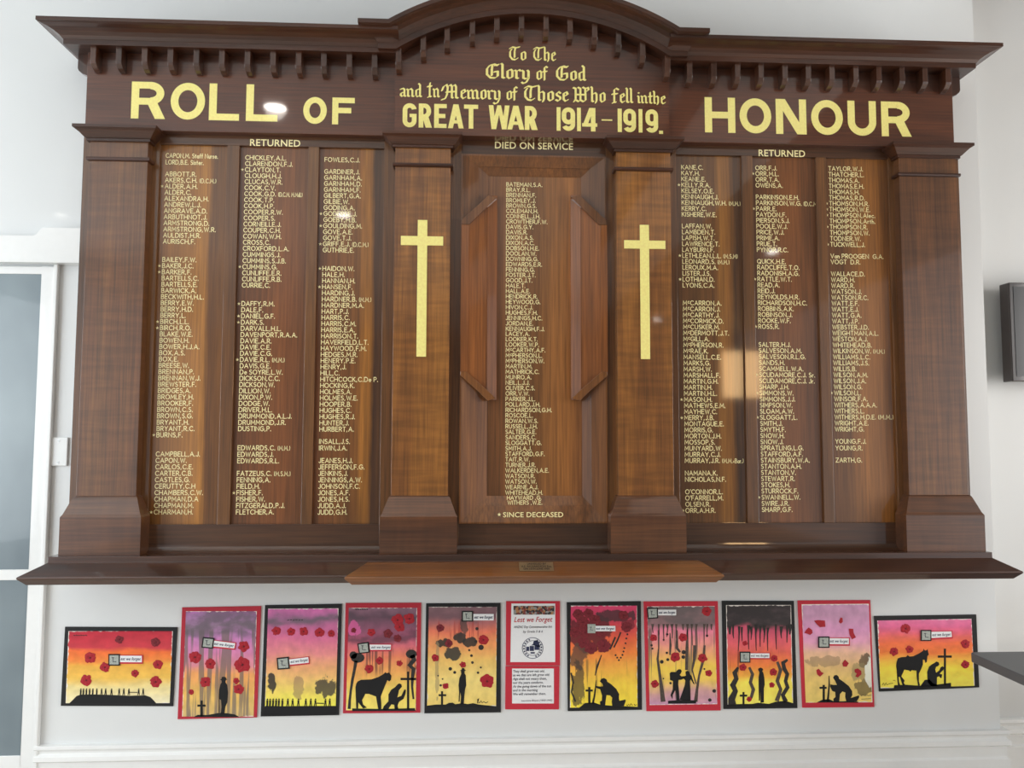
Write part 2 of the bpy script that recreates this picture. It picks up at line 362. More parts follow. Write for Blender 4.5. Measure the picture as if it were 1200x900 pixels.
def pen(mb, poly, x, z, sx, sz, y, w):
    '''one mitred stroke of half-width w along poly'''
    P = [(x+a*sx, z+b_*sz) for a, b_ in poly]; n = len(P); L_ = []
    closed = n > 3 and abs(P[0][0]-P[-1][0])+abs(P[0][1]-P[-1][1]) < 1e-6
    for i in range(n):
        p = P[i]; a = P[i-1] if i else (P[-2] if closed else None); c = P[i+1] if i < n-1 else (P[1] if closed else None)
        d0 = Vector((p[0]-a[0], p[1]-a[1])).normalized() if a else None; d1 = Vector((c[0]-p[0], c[1]-p[1])).normalized() if c else None
        d0 = d0 or d1; d1 = d1 or d0; t = d0+d1
        t = t.normalized() if t.length > .2 else d0
        nx, nz = -t.y, t.x; k = min(1/max(.35, (nx*-d0.y+nz*d0.x)), 2.0)
        e = (0, 0)
        if not closed and i == 0: e = (-d1.x*w*.8, -d1.y*w*.8)
        if not closed and i == n-1: e = (d0.x*w*.8, d0.y*w*.8)
        L_.append(((p[0]+e[0]+nx*w*k, y, p[1]+e[1]+nz*w*k), (p[0]+e[0]-nx*w*k, y, p[1]+e[1]-nz*w*k)))
    vs = [q for pr in L_ for q in pr]; mb.add(vs, [(2*i, 2*i+1, 2*i+3, 2*i+2) for i in range(n-1)])
def sign(mb, body, x, z, cap, y, xs=.93, sw=.078, sp=.29):
    cur = 0
    for i, c in enumerate(body):
        w, st = SW[c]
        for j, p in enumerate(st): pen(mb, p, x+cur*cap*xs, z, cap*xs, cap, y-((i+j) % 3)*6e-5, cap*sw)
        cur += w+(sp if c not in '., ' else sp*.95)
    return cur*cap*xs

# broad-nib blackletter: strokes are polylines swept with a slanted nib
NIB = 0.175; NA = math.radians(42)
def nib(poly, w=NIB):
    dx, dy = math.cos(NA)*w/2, math.sin(NA)*w/2; t = 0.035
    out = []
    for (ax, ay), (bx, by) in zip(poly, poly[1:]):
        pts = []
        for px, py in ((ax, ay), (bx, by)):
            for sgn in (-1, 1):
                for tt in (-t, t): pts.append((px+sgn*dx+tt*math.sin(NA), py+sgn*dy-tt*math.cos(NA)))
        pts = sorted(set(pts))
        def half(ps):
            h = []
            for p in ps:
                while len(h) > 1 and (h[-1][0]-h[-2][0])*(p[1]-h[-2][1])-(h[-1][1]-h[-2][1])*(p[0]-h[-2][0]) <= 0: h.pop()
                h.append(p)
            return h
        out.append(half(pts)[:-1]+half(pts[::-1])[:-1])
    return out
def mn(x, top=.84): return [[(x-.1, top+.03), (x, top-.06), (x, .12), (x+.13, .08)]]
BL = {
 'o': (.62, [[(.14, .2), (.14, .8)], [(.14, .8), (.38, .94)], [(.38, .94), (.48, .8), (.48, .2)], [(.14, .2), (.26, .06), (.48, .2)]]),
 'n': (.72, mn(.14)+[[(.14, .74), (.4, .93)]]+mn(.52)),
 'm': (1.08, mn(.14)+[[(.14, .74), (.38, .93)]]+mn(.5)+[[(.5, .74), (.74, .93)]]+mn(.86)),
 'i': (.36, mn(.16)+[[(.12, 1.25), (.2, 1.2)]]),
 'r': (.5, mn(.14)+[[(.14, .74), (.34, .93), (.44, .82)]]),
 'h': (.72, [[(.06, 1.5), (.14, 1.4), (.14, .12), (.26, .08)]]+[[(.14, .74), (.4, .93), (.52, .8), (.52, .2), (.44, -.05)]]),
 'l': (.36, [[(.06, 1.5), (.14, 1.4), (.14, .14), (.28, .08)]]),
 'e': (.56, [[(.14, .2), (.14, .8)], [(.14, .8), (.36, .94), (.44, .74)], [(.44, .7), (.16, .5)], [(.14, .2), (.28, .05), (.46, .18)]]),
 'a': (.62, [[(.1, .84), (.34, .94), (.44, .82), (.44, .14), (.56, .08)], [(.44, .55), (.14, .4), (.12, .18), (.24, .06), (.42, .2)]]),
 'd': (.66, [[(.14, .2), (.14, .78)], [(.14, .78), (.42, .92)], [(.36, 1.5), (.48, 1.35), (.48, .14), (.6, .08)], [(.14, .2), (.26, .06), (.46, .2)]]),
 's': (.54, [[(.44, .8), (.3, .94), (.14, .78), (.16, .6), (.42, .42), (.42, .2), (.26, .05), (.08, .16)]]),
 'f': (.46, [[(.42, 1.3), (.28, 1.42), (.16, 1.28), (.16, .0)], [(.0, .86), (.38, .9)]]),
 't': (.42, [[(.16, 1.35), (.16, .16), (.32, .08)], [(.0, .86), (.36, .9)]]),
 'y': (.66, mn(.14)+[[(.42, .9), (.5, .8), (.5, .1), (.34, -.3), (.12, -.4), (.02, -.3)], [(.14, .14), (.28, .04), (.48, .18)]]),
 'T': (1.0, [[(.06, 1.25), (.3, 1.42), (.62, 1.34), (.94, 1.44)], [(.24, 1.2), (.1, .9), (.1, .4), (.3, .1), (.56, .05), (.78, .22)], [(.56, 1.3), (.5, .9), (.5, .3)]]),
 'G': (1.05, [[(.84, 1.3), (.6, 1.42), (.3, 1.3), (.1, .95), (.1, .4), (.34, .08), (.66, .06), (.86, .25), (.86, .72)], [(.86, .72), (.6, .66)], [(.48, 1.3), (.44, .9), (.44, .3)], [(.66, 1.3), (.92, 1.4)]]),
 'I': (.62, [[(.34, 1.5), (.3, 1.2), (.3, .1), (.12, .02)], [(.06, 1.1), (.5, 1.16)], [(.3, .1), (.46, .08)]]),
 'M': (1.5, [[(.02, .78), (.16, 1.2), (.4, 1.4), (.5, 1.1), (.44, .4), (.3, 0), (.0, -.12)], [(.5, 1.2), (.74, 1.4), (.84, 1.2), (.84, .14), (.94, .08)], [(.84, 1.2), (1.08, 1.4), (1.18, 1.2), (1.18, .14), (1.34, .08)], [(.36, .66), (1.1, .72)]]),
 'W': (1.5, [[(.06, 1.38), (.26, 1.3), (.26, .3), (.12, .02)], [(.26, .2), (.5, .04), (.64, .16)], [(.46, 1.42), (.66, 1.3), (.66, .2)], [(.66, .2), (.9, .04), (1.06, .16)], [(.86, 1.44), (1.06, 1.32), (1.1, .2)], [(1.06, 1.3), (1.3, 1.42), (1.36, 1.2), (1.1, 1.0)], [(.3, .72), (1.1, .72)]]),
 'F': (.66, [[(.6, 1.32), (.4, 1.46), (.22, 1.32), (.22, .06), (.06, -.02)], [(.02, .86), (.5, .92)], [(.22, .06), (.36, .06)]]),
}
def put_word(mb, word, px0, px1, pyb0, pyb1, xh, y):
    """word between photo x px0..px1, baseline heights at each end, x-height in pixels"""
    adv = sum(BL[c][0] for c in word)
    xa, za = at(px0, pyb0, y); xb, zb = at(px1, pyb1, y); za = zb = (za+zb)/2
    k = (xb-xa)/adv; h = xh*(y-CAMY)/F; cur = 0
    for c in word:
        w, st = BL[c]
        for s_ in st:
            put_polys(mb, nib(s_), xa+cur*k, za, k, h, y-(len(mb.f) % 5)*7e-5)
        cur += w

# ------------------------------------------------------------------ the room
CX = X(1166, 690, 0)                      # right-hand corner of the chimney breast
RY = 0.13                                 # the wall right of it stands further back
b = MB(); b.box(-5.2, CX, 0, 0.5, 0, CEIL); struct(obj('wall_back', b, M_wall))
b = MB(); b.box(CX, 5.2, RY, 0.5, 0, CEIL); struct(obj('wall_right', b, M_wallr))
b = MB(); b.box(-5.2, 5.2, -12, 0.5, -0.1, 0); struct(obj('floor', b, M_floor))
b = MB(); b.box(-5.2, 2.13, -12, 0.5, CEIL, CEIL+0.1); struct(obj('ceiling', b, M_ceil))
b = MB(); b.box(2.13, 5.2, -12, 0.5, CEIL, CEIL+0.1); struct(obj('ceiling_side', b, M_soffit))
b = MB(); b.box(-5.2, 5.2, -12.2, -12, 0, CEIL+0.1); struct(obj('wall_far', b, M_backw))
b = MB(); b.box(1.02, 1.10, -12, -0.6, CEIL-0.05, CEIL); b.box(1.22, 1.34, -12, -0.6, CEIL-0.03, CEIL); struct(obj('trim_1', b, M_soffit))

d_ = ray(874, 438); t_ = (11.78+CAMY*-1-.14-.14+.0)/d_.y; wx_, wz_ = d_.x*t_, EYE+d_.z*t_
wn = bpy.data.objects.new('window_1', None); COL.objects.link(wn); wn.location = (wx_, -12, wz_-.5); ORG['window_1'] = Vector((wx_, -12, wz_-.5)); struct(wn)
b = MB(); b.box(wx_-.4, wx_+.4, -11.99, -11.97, wz_-.45, wz_+.45); obj('window_pane', b, M_dusk, wn)
b = MB()
for q in ((-.46, -.4, -.51, .51), (.4, .46, -.51, .51), (-.4, .4, -.51, -.45), (-.4, .4, .45, .51), (-.02, .02, -.45, .45)): b.box(wx_+q[0], wx_+q[1], -12, -11.95, wz_+q[2], wz_+q[3])
obj('window_frame', b, M_trim, wn)

# skirtings: moulded profile swept along the wall, returned round the corner
def skirting(name, path, top, mat):
    prof = [(0.0, 0.0), (0.024, 0.0), (0.026, 0.012), (0.016, 0.022), (0.014, 0.030), (0.026, 0.040), (0.028, 0.056), (0.016, 0.064), (0.014, 0.105), (0.022, 0.112), (0.022, top), (0, top)]
    mb = MB(); mb.strips([path(p, top-d) for p, d in prof]); return struct(obj(name, mb, mat, bevel=0.001))
zt = (Z(60, 873.5, -.024)+Z(1150, 858, -.024))/2
xl = X(40, 875, -.02)
skirting('baseboard_back', lambda p, z: [(xl, 0.0, z), (xl, -p, z), (CX+p, -p, z), (CX+p, RY, z)], zt, M_trim)
skirting('baseboard_right', lambda p, z: [(CX, RY-p, z), (5.0, RY-p, z)], Z(1180, 843.5, RY-.024), M_trim)

# glazed door at the left with its white frame
dY = -0.016
gl_r = (X(49.3, 323, dY)+X(24.4, 884, dY))/2; st_r = (X(64, 310, dY)+X(39, 882, dY))/2; ar_r = X(51.5, 691, -.022)
z_gt = Z(30, 321, dY); z_rail1, z_rail0 = Z(20, 667.5, dY), Z(20, 680, dY); z_gb = Z(10, 886, dY)
z_ht, z_hb = Z(60, 268, -.03), Z(60, 309, -.03)
d1 = bpy.data.objects.new('door_1', None); COL.objects.link(d1); d1.location = (-2.3, 0, 0); ORG['door_1'] = Vector((-2.3, 0, 0)); struct(d1)
b = MB(); b.box(-3.0, gl_r+.01, -0.012, -0.004, z_gb-.02, z_gt+.02); obj('glass_pane', b, M_glass, d1)
b = MB(); b.box(gl_r, st_r, -0.016, -0.001, 0, z_gt+.03); b.box(-3.0, gl_r, -0.016, -0.001, z_rail0, z_rail1); b.box(-3.0, gl_r, -0.016, -0.001, z_gt, z_gt+.03)
b.box(-3.0, gl_r, -0.016, -0.001, 0, z_gb); obj('door_stile', b, M_trim, d1, bevel=0.002)
b = MB(); b.box(st_r+.001, ar_r, -0.022, -0.001, 0, z_hb); obj('architrave', b, M_trim, d1, bevel=0.003)
b = MB(); hp = [(X(-60, 279, -.03), z_hb), (X(92, 309, -.03)+.06, z_hb), (X(92, 309, -.03)+.06, z_ht)]
for t in range(9):
    k = t/8; e = (1-math.cos(math.pi*k))/2
    hp.append((X(54-12*k, 270, -.03), z_ht-e*(z_ht-Z(42, 277.5, -.03))))
hp.append((X(-60, 277, -.03), Z(42, 277.5, -.03))); hp[0] = (hp[-1][0], z_hb)
b.prism(hp, -0.05, -0.001); struct(obj('trim_2', b, M_trim, bevel=0.003))

# ------------------------------------------------------------------ ceiling downlights (their mirror images gleam in the varnish)
def mirrored(px, py):
    d = ray(px, py); t = (CEIL-0.012-EYE)/d.z; return d.x*t, -.19-(d.y*t-(-.19-CAMY))
lab = ['recessed round ceiling downlight nearest the board, left of its middle', 'recessed round ceiling downlight further back, left of the board middle',
       'recessed round downlight in the brown side ceiling, nearer the board', 'recessed round downlight in the brown side ceiling, furthest from the board', 'recessed round ceiling downlight above the glazed door side']
for (px, py), lb in zip([(322, 126), (400, 249), (910, 293), (770, 375), (45, 239)], lab):
    lx, ly = mirrored(px, py)
    t = thing('downlight', lb, 'ceiling light', (lx, ly, CEIL), 'ceiling downlights')
    b = MB(); rows = []
    n = 28
    for r_, z_ in ((.062, CEIL), (.082, CEIL), (.082, CEIL-.006), (.066, CEIL-.010), (.062, CEIL-.002)):
        rows.append([(lx+r_*math.cos(2*math.pi*i/n), ly+r_*math.sin(2*math.pi*i/n), z_) for i in range(n+1)])
    b.strips(rows, True); obj('lamp_ring', b, M_lampring, t, smooth=True)
    b = MB(); c = [(lx+.063*math.cos(2*math.pi*i/n), ly+.063*math.sin(2*math.pi*i/n)) for i in range(n)]
    b.add([(x, y, CEIL-.003) for x, y in c]+[(x, y, CEIL) for x, y in c], [tuple(range(n)), tuple(range(n, 2*n))]+[(i, (i+1) % n, (i+1) % n+n, i+n) for i in range(n)])
    obj('lamp_lens', b, M_lens, t)
    l = bpy.data.lights.new('downlight_beam', 'SPOT'); l.energy = 22; l.spot_size = math.radians(150); l.spot_blend = 1; l.shadow_soft_size = .06; l.color = (1, .93, .85)
    lo = bpy.data.objects.new('downlight_beam', l); COL.objects.link(lo); lo.parent = t; lo.location = (0, 0, -.02)

# ------------------------------------------------------------------ the honour board
Yf, Yc, Ys, Yr, Yp = -0.183, -0.201, -0.190, -0.150, -0.138     # frieze, centre frieze, pilaster shafts, rails, name panels
bodyL, bodyR = (X(98.3, 163, Yr)+X(82, 560, Yr))/2, (X(1121.7, 181.7, Yr)+X(1138.3, 583, Yr))/2
zSlabT = (Z(200, 652.3, -.25)+Z(1000, 647.5, -.25))/2; zSlabB = zSlabT-.021
zNose = (Z(22, 680, -.317)+Z(1197, 669, -.317))/2; zSillB = (Z(33, 686.7, -.296)+Z(1182, 677.3, -.296))/2
zFrB = (Z(183, 153, Yf)+Z(1040, 171.7, Yf))/2
zRailT = (Z(190, 169.5, Yr)+Z(1038, 185, Yr))/2; zRailB = (Z(172, 615.5, Yr)+Z(1045, 611.7, Yr))/2
frL, frR = (X(102, 75, Yf)+X(100.2, 140, Yf))/2, (X(1116, 97, Yf)+X(1118, 165, Yf))/2
cfL, cfR = X(463, 100, Yc), X(784, 110, Yc)
zCor = (Z(100, 50, -.2436)+Z(1120, 81, -.2436))/2               # underside of the cornice
BO = thing('honour_board', 'large polished dark timber roll of honour board with gold lettering, on the wall', 'honour board', ((bodyL+bodyR)/2, 0, zSillB))
b = MB(); b.box(bodyL+.004, bodyR-.004, 0, -.112, zSlabB, zFrB+.03); obj('carcass', b, M_darkv, BO)

# rails and stiles of the framework
Pt, Pb = 180, 608
def edge(pt, pb, Y=Yp): return (X(pt, 175, Y)+X(pb, 612, Y))/2
EP = [(edge(188.7, 174.5), edge(268, 255)), (edge(281.7, 270), edge(362.7, 353)), (edge(375, 365.5), edge(450.7, 445)),
      (edge(790.5, 797), edge(866.8, 876)), (edge(880, 888.5), edge(954, 965)), (edge(965.7, 976.7), edge(1039.5, 1050.7))]
OL, OT, OR_, OB = edge(540, 538.5, Yr), 0, edge(710, 712, Yr), 0     # outer edge of the central recess
zOT, zOB = (Z(541, 181, Yr)+Z(709, 184, Yr))/2, (Z(539, 613.5, Yr)+Z(712, 613, Yr))/2
def stile(x0, x1, z0=zRailB, z1=zRailT, y=Yr):
    m_ = MB(); m_.box(x0, x1, -.110, y, z0, z1); obj('stile', m_, M_stile, BO, bevel=0.0007)
stile(bodyL, EP[0][0], zSlabT, zFrB)
stile(EP[0][1], EP[1][0]); stile(EP[1][1], EP[2][0]); stile(EP[2][1], OL, zSlabT, zFrB)
stile(OR_, EP[3][0], zSlabT, zFrB); stile(EP[3][1], EP[4][0]); stile(EP[4][1], EP[5][0]); stile(EP[5][1], bodyR, zSlabT, zFrB)
for x0, x1, zt_, zb_ in ((EP[0][0], EP[2][1], zRailT, zRailB), (OL, OR_, zOT, zOB), (EP[3][0], EP[5][1], zRailT, zRailB)):
    b = MB(); b.box(x0, x1, -.110, Yr, zt_, zFrB+.01); obj('top_rail', b, M_rail, BO, bevel=0.001)
    b = MB(); b.box(x0, x1, -.110, Yr, zSlabT, zb_); obj('bottom_rail', b, M_rail, BO, bevel=0.001)
    b = MB(); rows = []
    for i in range(7):
        a = i/6*math.pi/2; rows.append([(x, Yr-.028*(1-math.sin(a)) , zSlabT+.026*(1-math.cos(a))) for x in (x0-.008, x1+.008)])
    b.strips(rows+[[(x0-.008, Yr, zSlabT), (x1+.008, Yr, zSlabT)]], True); obj('cove_moulding', b, M_rail, BO)

# name panels with their gold lists
N1 = [("CAPON, M. Staff Nurse.|LORD, B.E. Sister.", 182, 189.7),
 ("ABBOTT, R.|AKERS, C.H.  (D.C.M.)|*ALDER, A.H.|ALDER, C.|ALEXANDRA, H.|ANDREW, L.J.|ANGRAVE, A.D.|ARBUTHNOT, J.|ARMSTRONG, D.|ARMSTRONG, W.R.|AULDIST, H.R.|AURISCH, F.", 203.6, 282.7),
 ("BAILEY, F.W.|*BAKER, J.C.|*BARKER, F.|BARTELLS, C.|BARTELLS, E.|BARWICK, A.|BECKWITH, H.L.|BERRY, E.W.|BERRY, H.D.|BERRY, L.|*BIRCH, L.L.|*BIRCH, R.O.|BLAKE, W.E.|BOWEN, H.|BOWER, H.J.A.|BOX, A.S.|BOX, E.|BREESE, W.|BRENNAN, P.|BRENNAN, W.J.|BREWSTER, F.|BRIDGES, A.|BROMLEY, H.|BROOKER, F.|BROWN, C.S.|BROWN, S.G.|BRYANT, H.|BRYANT, R.C.|*BURNS, F.", 304, 509.6),
 ("CAMPBELL, A.J.|CAPON, W.|CARLOS, C.E.|CARTER, C.B.|CASTLES, G.|CERUTTY, C.H|CHAMBERS, C.W.|CHAPMAN, D.A|CHAPMAN, M.|*CHARMAN, H.", 532, 600)]
N2 = [("CHICKLEY, A.L.|CLARENDON, F.J.|*CLAYTON, T.|CLOUGH, H.J.|CLUCAS, W.R.|COOK, C.V.|COOK, G.D.  (D.C.M. M.Mdl.)|COOK, T.P.|COOK, H.P.|COOPER, R.W.|COOPER, S.|CORNEILLE, J.|COUPER, C.H.|COWAN, W.H.|CROSS, C.|CROXFORD, L.A.|CUMMINGS, J.|CUMMINS, S.J.B.|*CUMMINS, G.|CUNLIFFE, E.R.|CUNLIFFE, R.B.|CURRIE, C.", 184.4, 334),
 ("*DAFFY, R.M.|DALE, F.|*DANIEL, G.F.|*DARK, S.|DARVALL, H.L.|DAVENPORT, R.A.A.|DAVIE, A.R.|DAVIE, C.E.|DAVIE, C.G.|*DAVIE, R.L.  (M.M.)|DAVIS, G.E.|De SOYRE, L.W.|DICKSON, C.C.|DICKSON, W.|DILLION, W.|DIXON, P.W.|DODGE, W.|DRIVER, H.L.|DRUMMOND, A.L.J.|DRUMMOND, J.R.|DUSTING, P.", 355.7, 502.3),
 ("EDWARDS, C.  (M.M.)|EDWARDS, J.|EDWARDS, R.L.", 524.8, 540),
 ("FATZEUS, C.  (M.S.M.)|FENNING, A.|FIELD, H.|*FISHER, F.|FISHER, W.|FITZGERALD, P.J.|FLETCHER, A.", 554.8, 600)]
N3 = [("FOWLES, C.J.", 186.8, 186.8),
 ("GARDINER, J.|GARNHAM, A.|GARNHAM, D.|GARNHAM, F.|GILBERT, G.A.|GILBIE, W.|GODING, A.|*GODFREE, J.|GOEBY, H.B.|*GOULDING, M.|GOVE, A.E.|GOVE, T.J.|*GRIFF, E.J.  (D.C.M.)|GUTHRIE, E.", 200.8, 292.8),
 ("*HAIDON, W.|HALE, H.|HANNAN, H.|*HANSEN, F.|HARDING, J.|HARDNER, B.  (M.M.)|HARDNER, M.A.|HART, P.J.|HARRIS, C.|HARRIS, C.M.|HARRIS, E.A.|HARRISON, T.|HAVERFIELD, L.T.|HAYWOOD, F.M.|HEDGES, M.R.|HENERY, P.E.|HENRY, J.|HILL, C.|HITCHCOCK, C.De P.|HOCKING, K.|HOLMES, A.|HOLMES, W.E.|HOOPER, B.|HUGHES, C.|HUGHES, R.J.|HUNTER, J.|HURBERT, A.", 314.5, 502.9),
 ("INSALL, J.S.|IRWIN, J.A.", 517.3, 525),
 ("JEANES, H.J.|JEFFERSON, F.G.|JENKINS, J.|JENNINGS, A.W.|JOHNSON, F.C.|JONES, A.F.|JONES, H.S.|JUDD, A.J.|JUDD, G.H.", 539.7, 600.2)]
N4 = [("KANE, C.|KAY, H.|KEANE, E.|*KELLY, R.A.|KELSEY, O.E.|KENNAUGH, J.|KENNAUGH, W.H.  (M.M.)|KERRY, C.|KISHERE, W.E.", 195.9, 251.1),
 ("LAFFAN, W.|LAMBDEN, T.|LAPISH, W.T.|LAWRENCE, T.|LAYBURN, F.|*LETHLEAN, L.L.  (M.S.M)|LEONARD, S.  (M.M.)|LEROUX, M.A.|LISTER, J.S.|*LOTHIAN, D.|LYONS, C.A.", 264.7, 334.1),
 ("McCARRON, A.|McCARRON, J.|McCARTHY, J.|McCORMICK, D.|McCUSKER, M.|McDERMOTT, J.T.|McGILL, A.|McPHERSON, R.|McRAE, K.|MANSELL, C.E.|MARKS, G.|MARSH, W.|MARSHALL, F.|MARTIN, G.H.|MARTIN, H.|MARTIN, H.L.|*MASON, H.|MATHEWS, E.M.|MAYHEW, C.|*MERRY, J.B.|MONTAGUE, E.|MORRIS, G.|MORTON, J.H.|MOSSOP, S.|MUNYARD, W.|MURRAY, C.J.|MURRAY, J.R.  (M.M.&Bar.)", 354.9, 539.7),
 ("NAMANA, K.|NICHOLAS, N.F.", 554.4, 561.7), ("O'CONNOR, L.|O'FARRELL, M.|OLSEN, R.|*ORR, A.H.R.", 576.3, 598.2)]
N5 = [("ORR, F.J.|*ORR, M.L.|ORR, T.A.|OWENS, A.", 196.7, 217),
 ("PARKINSON, E.H.|PARKINSON, W.G.  (D.C.M.)|*PARR, E.|PAYDON, F.|PIERSON, S.J.|POOLE, W.J.|PRICE, W.J.|PRIME, A.|PRUE, T.|PYNOR, R.C.", 230.8, 292.5),
 ("QUICK, H.E.|RADCLIFFE, T.O.|RADONISH, A.G.|*RATTLE, W.T.|READ, A.|REID, J.|REYNOLDS, H.R.|RICHARDSON, H.C.|ROBBINS, A.K.|ROBINSON, J.|ROOKE, W.F.|*ROSS, R.", 306.2, 382.5),
 ("SALTER, H.J.|SALVESON, A.M.|SALVESON, R.L.G.|SANDS, H.|SCAMMELL, W.A.|*SCUDAMORE, C.J. Sr.|SCUDAMORE, C.J. Jr.|SHARP, J.H.|*SIMMONS, W.|SIMMONS, J.J.|SIMPSON, W.|SLOAM, A.W.|*SLOGGATT, L.|SMITH, J.|SMYTH, F.|SNOW, H.|SNOW, J.|SPRATLING, L.G.|STAFFORD, A.F.|STAINSBURY, W.A.|STANTON, A.H.|STANTON, V.|STEWART, R.|STOKES, H.|STURROCK, F.|*SWANNELL, W.|SWIRE, J.R.|SHARP, G.F.", 403.7, 597.2)]
N6 = [("TAYLOR, W.J.|THATCHER, L.|THOMAS, A.|THOMAS, E.H.|THOMAS, H.|THOMAS, R.D.|*THOMSON, H.R.|*THOMSON, W.E.|*THOMPSON, Alec.|THOMPSON, Arth.|*THOMPSON, R.|THOMPSON, W.|TODNER, W.|*TUCKWELL, J.", 197.5, 286.3),
 ("Van PROOGEN  G.A.|VOGT  D.R.", 300, 306.8),
 ("WALLACE, D.|WARD, H.|WARD, R.|WATSON, J.|WATSON, R.C.|WATT, E.F.|WATT, E.J.|WATT, G.A.|WATT, J.P.|WEBSTER, J.D.|WEIGHTMAN, A.L.|WESTON, A.J.|WHITEHEAD, B.|WILKINSON, W.  (M.M.)|WILLIAMS, L.C.|WILLIAMS, J.S.|WILLIS, B.|WILSON, A.M.|WILSON, J.A.|WILSON, G.|*WILSON, L.|WINSOR, F.A.|WITHERS, A.A.A.|WITHERS, L.|WITHERS, H.D.E. (M.M.)|WRIGHT, A.E.|WRIGHT, G.", 320.8, 502.8),
 ("YOUNG, F.J.|YOUNG, R.", 517.2, 525), ("ZARTH, G.", 539.2, 539.2)]
NC = [("BATEMAN, S.A.|BRAY, R.L.|BRENNAN, F.|BROMLEY, J.|BROWN, G.S.|COLEMAN, H.|CONNELL, J.H.|CROWTHER, F.W.|DAVIS, G.Y.|DAVIS, R.|DIXON, A.S.|DIXON, A.C.|DOBSON, H.E.|DOOLAN, W.|DOWNING, G.|EDWARDS, E.R.|FENNING, G.|FOSTER, J.T.|GOOD, J.T.|HALE, T.|HALL, A.E.|HENDRICK, R.|HEYWOOD, G.|HIVON, C.J.|HUGHES, F.H.|JENNINGS, H.C.|JORDAN, E.|KENNAUGH, F.J.", 216, 385.2),
 ("LACEY, A.|LOOKER, K.T.|LOOKER, W.P.|McCARTHY, A.F.|McPHERSON, L.|McPHERSON, W.|MARTIN, M.|MATHRICK, C.|MUNRO, A.|NEIL, L.J.J.|OLIVER, C.S.|ORR, V.W.|PARKER, J.L.|POLLARD, J.H.|RICHARDSON, G.H.|ROSCOE, L.|ROWAN, W.S.|RUSSELL, J.H.|SALTER, G.E.|SANDERS, C.|SLOGGATT, G.|SMITH, A.J.|STAFFORD, G.F.|TAIT, R.W.|TURNER, J.R.|WALKERDEN, A.E.|WATSON, R.|WATSON, W.|WEARNE, A.J.|WHITEHEAD, H.", 391, 577.3)]
def star(mb, x, z, r, y):
    mb.sheet([(x+(r if i % 2 == 0 else r*.42)*math.sin(math.pi*i/5), z+(r if i % 2 == 0 else r*.42)*math.cos(math.pi*i/5)) for i in range(10)], y)
def name_list(blocks, xt, xb, parent, cap, y):
    x = (X(xt, 190, y)+X(xb, 600, y))/2; pxm = (xt+xb)/2
    for body, y0, y1 in blocks:
        mb = MB(); ls = body.split('|'); z0, z1 = Z(pxm, y0, y), Z(pxm, y1, y)
        for i, t in enumerate(ls):
            z = z0+(z1-z0)*(i/(len(ls)-1) if len(ls) > 1 else 0)-cap/2
            if t[0] == '*': star(mb, x-.011, z+cap*.45, .0068, y); t = t[1:]
            t = t.replace(', ', ',')
            if 'Nurse' in t or 'Sister' in t: sign(mb, t, x, z, cap, y, .76)
            elif '  (' in t:
                a, bb = t.split('  ('); w = sign(mb, a, x, z, cap, y)
                sign(mb, '('+bb, x+w+.006, z-.001, cap*.98, y, .56 if len(bb) > 10 else .72, .062)
            elif t[:2] == 'Mc':
                w = sign(mb, 'M', x, z, cap, y); w2 = sign(mb, 'c', x+w, z+cap*.4, cap*.85, y); sign(mb, t[2:], x+w+w2, z, cap, y)
            else: sign(mb, t, x, z, cap, y)
        obj('gold_name_list', mb, M_name, parent)
cols = [(N1, 193.4, 181.6), (N2, 287, 277.5), (N3, 380.5, 372.8), (N4, 797.9, 804.2), (N5, 884, 894.4), (N6, 971.3, 980.6)]
for i, ((x0, x1), (bl, xt, xb)) in enumerate(zip(EP, cols)):
    b = MB(); b.box(x0-.004, x1+.004, Yp+.01, Yp, zRailB-.004, zRailT+.004); p = obj('name_panel', b, PANW[i], BO)
    name_list(bl, xt, xb, p, 0.0166, Yp-.0006)

# central recess: splayed picture-frame moulding, sunk panel and the two applied wings
yA, yB, yC, yD = -.156, -.141, -.137, -.126
iL, iR = edge(572, 570.7, yD), edge(680.5, 682.7, yD); zIT, zIB = (Z(572, 206, yD)+Z(680, 208, yD))/2, (Z(571, 581, yD)+Z(683, 581, yD))/2
mL, mR = edge(560.5, 559, yB), edge(691, 693.5, yB); zMT, zMB = Z(625, 196.5, yB), Z(625, 592.5, yB)
def loop(x0, x1, z0, z1, y): return [(x0, y, z0), (x1, y, z0), (x1, y, z1), (x0, y, z1), (x0, y, z0)]
b = MB(); b.strips([loop(OL, OR_, zOB, zOT, -.110), loop(OL, OR_, zOB, zOT, yA), loop(OL+.006, OR_-.006, zOB+.006, zOT-.006, yA), loop(mL, mR, zMB, zMT, yB), loop(mL, mR, zMB, zMT, yC),
                    loop(iL, iR, zIB, zIT, yD), loop(iL, iR, zIB, zIT, -.108)])
obj('recess_moulding', b, M_mould, BO)
b = MB(); b.box(iL-.004, iR+.004, -.108, yD+.002, zIB-.004, zIT+.004); pc = obj('name_panel', b, M_panc, BO)
name_list(NC, 593, 593, pc, 0.0150, yD+.0014)
